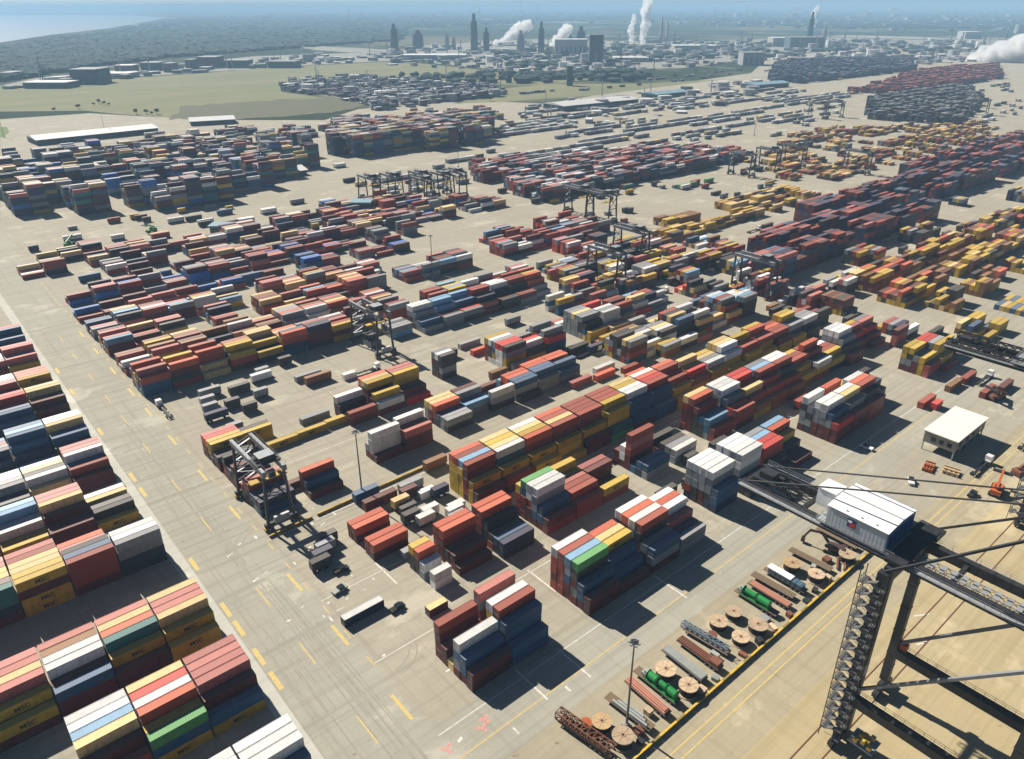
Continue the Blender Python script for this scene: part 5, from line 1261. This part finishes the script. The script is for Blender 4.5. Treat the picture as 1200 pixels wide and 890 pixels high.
# ----------------------------------------------------------------- woods and distant clutter
def leafy(n_faces, r_, rd, bm_v, bm_f, c, squash=.75):
    for _ in range(n_faces):
        u = Vector((rd.gauss(0, 1), rd.gauss(0, 1), rd.gauss(0, 1))).normalized() * (rd.random() ** .4) * r_
        u.z *= squash; p = c + u; s = r_ * rd.uniform(.14, .30)
        a = Vector((rd.gauss(0, 1), rd.gauss(0, 1), rd.gauss(0, 1))).normalized(); b_ = a.orthogonal().normalized(); q = a.cross(b_)
        k = len(bm_v); bm_v += [tuple(p + b_ * s), tuple(p + q * s * .8), tuple(p - b_ * s), tuple(p - q * s * .8)]; bm_f.append((k, k + 1, k + 2, k + 3))
def make_tree(label, h=9):
    rd = random.Random(h * 7); t = thing('broadleaf_tree', label, 'tree', group='trees along the edge of the field')
    m = MB(); m.tube((0, 0, 0), (.2, .1, h * .55), .32, .14, n=8)
    for k in range(5):
        a = k * 1.3; m.tube((.1, .05, h * (.3 + .05 * k)), (math.cos(a) * h * .22, math.sin(a) * h * .22, h * (.55 + .06 * k)), .12, .04, n=6)
    m.build('trunk', BARK, t)
    V, F = [], []
    for k in range(7):
        a = rd.uniform(0, 6.28); rr = rd.uniform(0, .25) * h; leafy(90, h * rd.uniform(.16, .26), rd, V, F, Vector((math.cos(a) * rr, math.sin(a) * rr, h * rd.uniform(.5, .85))))
    me = bpy.data.meshes.new('crown'); me.from_pydata(V, [], F); me.materials.append(LEAF); link('crown', me, t)
    return t
TREES = [(110, 124), (116, 122), (122, 123.5), (128, 124.5), (160, 134.5), (172, 134), (178, 135), (184, 134.5), (92, 128), (64, 131), (420, 116), (452, 121), (500, 122), (536, 121), (575, 119), (712, 121), (790, 88), (815, 86), (1075, 70), (1120, 72)]
TL = ['leftmost dark bushy tree at the lower edge of the grass field', 'second dark tree at the lower edge of the grass field', 'third dark tree at the lower edge of the grass field', 'fourth dark tree at the lower edge of the grass field', 'left tree of the clump above the long white shed', 'second tree of the clump above the long white shed',
      'third tree of the clump above the long white shed', 'right tree of the clump above the long white shed', 'small tree at the left end of the field edge', 'lone tree farthest left on the field edge', 'tree by the corner of the dirt field', 'tree below the far left yard stacks', 'tree at the middle below the far left yard', 'tree right of centre below the far left yard',
      'tree at the right end below the far left yard', 'tree beside the white-roofed centre warehouse', 'left tree on the green strip before the steam columns', 'right tree on the green strip before the steam columns', 'left tree behind the far red rows', 'right tree behind the far red rows']
TA = make_tree(TL[0], 9)
for i, (x, y) in enumerate(TREES):
    o = TA if i == 0 else copy_tree(TA)
    o['label'] = TL[i]; o.location = gp(x, y); o.rotation_euler.z = i * 1.1; s_ = .6 + (i * 37 % 10) * .06; o.scale = (s_ * 1.25, s_ * 1.25, s_)
WOODM = paint('woodland_canopy', (.020, .045, .040), .95, .5, scale=.02, dirtcol=(.04, .055, .035))
def scatter(poly, n, seed, fn):
    rd = random.Random(seed); xs = [p[0] for p in poly]; ys = [p[1] for p in poly]; k = 0
    while k < n:
        x, y = rd.uniform(min(xs), max(xs)), rd.uniform(min(ys), max(ys))
        if not inpoly(x, y, poly): continue
        fn(rd, gp(x, y)); k += 1
V, F = [], []
def clump(rd, p):
    dist = p.length; r_ = rd.uniform(.7, 1.5) * (7 + dist * .0028); h = rd.uniform(8, 15)
    k = len(V); n = 6
    ring = [(0, .0, 1.0), (.35, .75, .95), (.75, 1.0, 1.0)]
    for f, w_, _ in ring:
        if f == 0: f = .02; w_ = .7
        for i in range(n):
            a = i * 2 * math.pi / n + rd.uniform(-.3, .3); q = w_ * r_ * rd.uniform(.7, 1.2)
            V.append((p.x + math.cos(a) * q, p.y + math.sin(a) * q, h * f * rd.uniform(.85, 1.15)))
    V.append((p.x + rd.uniform(-.3, .3) * r_, p.y + rd.uniform(-.3, .3) * r_, h * 1.1))
    for l in range(2):
        for i in range(n): F.append((k + l * n + i, k + l * n + (i + 1) % n, k + (l + 1) * n + (i + 1) % n, k + (l + 1) * n + i))
    for i in range(n): F.append((k + 2 * n + i, k + 2 * n + (i + 1) % n, k + 3 * n))
scatter([(-30, 64), (0, 58), (60, 47), (130, 38), (180, 28), (205, 22), (420, 17), (480, 26), (470, 48), (330, 58), (200, 68), (100, 80), (30, 92), (-30, 100)], 7500, 61, clump)
scatter([(420, 15), (1230, 10), (1230, 34), (980, 34), (760, 22), (620, 27), (470, 34)], 3000, 62, clump)
scatter([(188, 128), (330, 119), (430, 117), (330, 123), (200, 139)], 46, 65, lambda rd, p: None)
scatter([(470, 92), (640, 86), (760, 84), (760, 95), (600, 99), (470, 97)], 120, 63, clump)
scatter([(560, 60), (960, 48), (1200, 52), (1200, 60), (900, 68), (600, 82)], 260, 64, clump)
me = bpy.data.meshes.new('woodland'); me.from_pydata(V, [], F); me.materials.append(WOODM); me.update()
tag(link('woodland', me), 'dark far-off woodland running to the horizon', 'woodland', None, 'stuff')
V, F, MI = [], [], []
cb = MB()
def clutter(rd, p):
    s = 1.4 + p.length * .0011; t_ = rd.random()
    if t_ < .16:
        rr = rd.uniform(1.5, 4) * s; cb.tube((p.x, p.y, 0), (p.x, p.y, rr * rd.uniform(.6, 1.3)), rr, n=12, mi=rd.choice((0, 3, 4))); return
    if t_ < .26:
        hh = rd.uniform(5, 14) * s; cb.tube((p.x, p.y, 0), (p.x, p.y, hh), .35 * s, .22 * s, n=6, mi=rd.choice((0, 0, 1, 4))); return
    a, b_, h = rd.uniform(1, 4.5) * s, rd.uniform(1, 3) * s, rd.uniform(.5, 2.6) * s
    k = len(cb.v); cb.box(-a, a, -b_, b_, 0, h, rd.choice((0, 0, 0, 1, 2, 4, 4)), rd.choice((0, 0, 3, 3, 4, 4, 2)))
    ang = rd.choice((0, R(40), R(-20))) ; c, s_ = math.cos(ang), math.sin(ang)
    for i in range(k, len(cb.v)):
        x, y, z = cb.v[i]; cb.v[i] = (p.x + x * c - y * s_, p.y + x * s_ + y * c, z)
scatter([(440, 66), (470, 56), (640, 50), (800, 50), (960, 46), (1200, 51), (1200, 70), (1080, 76), (900, 72), (760, 82), (600, 86), (450, 76)], 800, 71, clutter)
scatter([(0, 106), (60, 94), (200, 78), (330, 68), (470, 62), (470, 70), (330, 79), (200, 88), (80, 100)], 170, 72, clutter)
scatter([(330, 104), (420, 92), (590, 102), (590, 112), (450, 128), (400, 116)], 260, 73, clutter)
scatter([(250, 20), (600, 12), (1200, 14), (1200, 40), (700, 30), (400, 30)], 260, 74, clutter)
scatter([(600, 130), (720, 112), (890, 95), (880, 120), (760, 140), (620, 155)], 90, 75, clutter)
cb_o = cb.build('far_works_clutter', [W1, W2, W3, R1, R2]); tag(cb_o, 'jumble of far-off tanks, sheds and pipe racks of the works', 'industrial works', None, 'stuff')
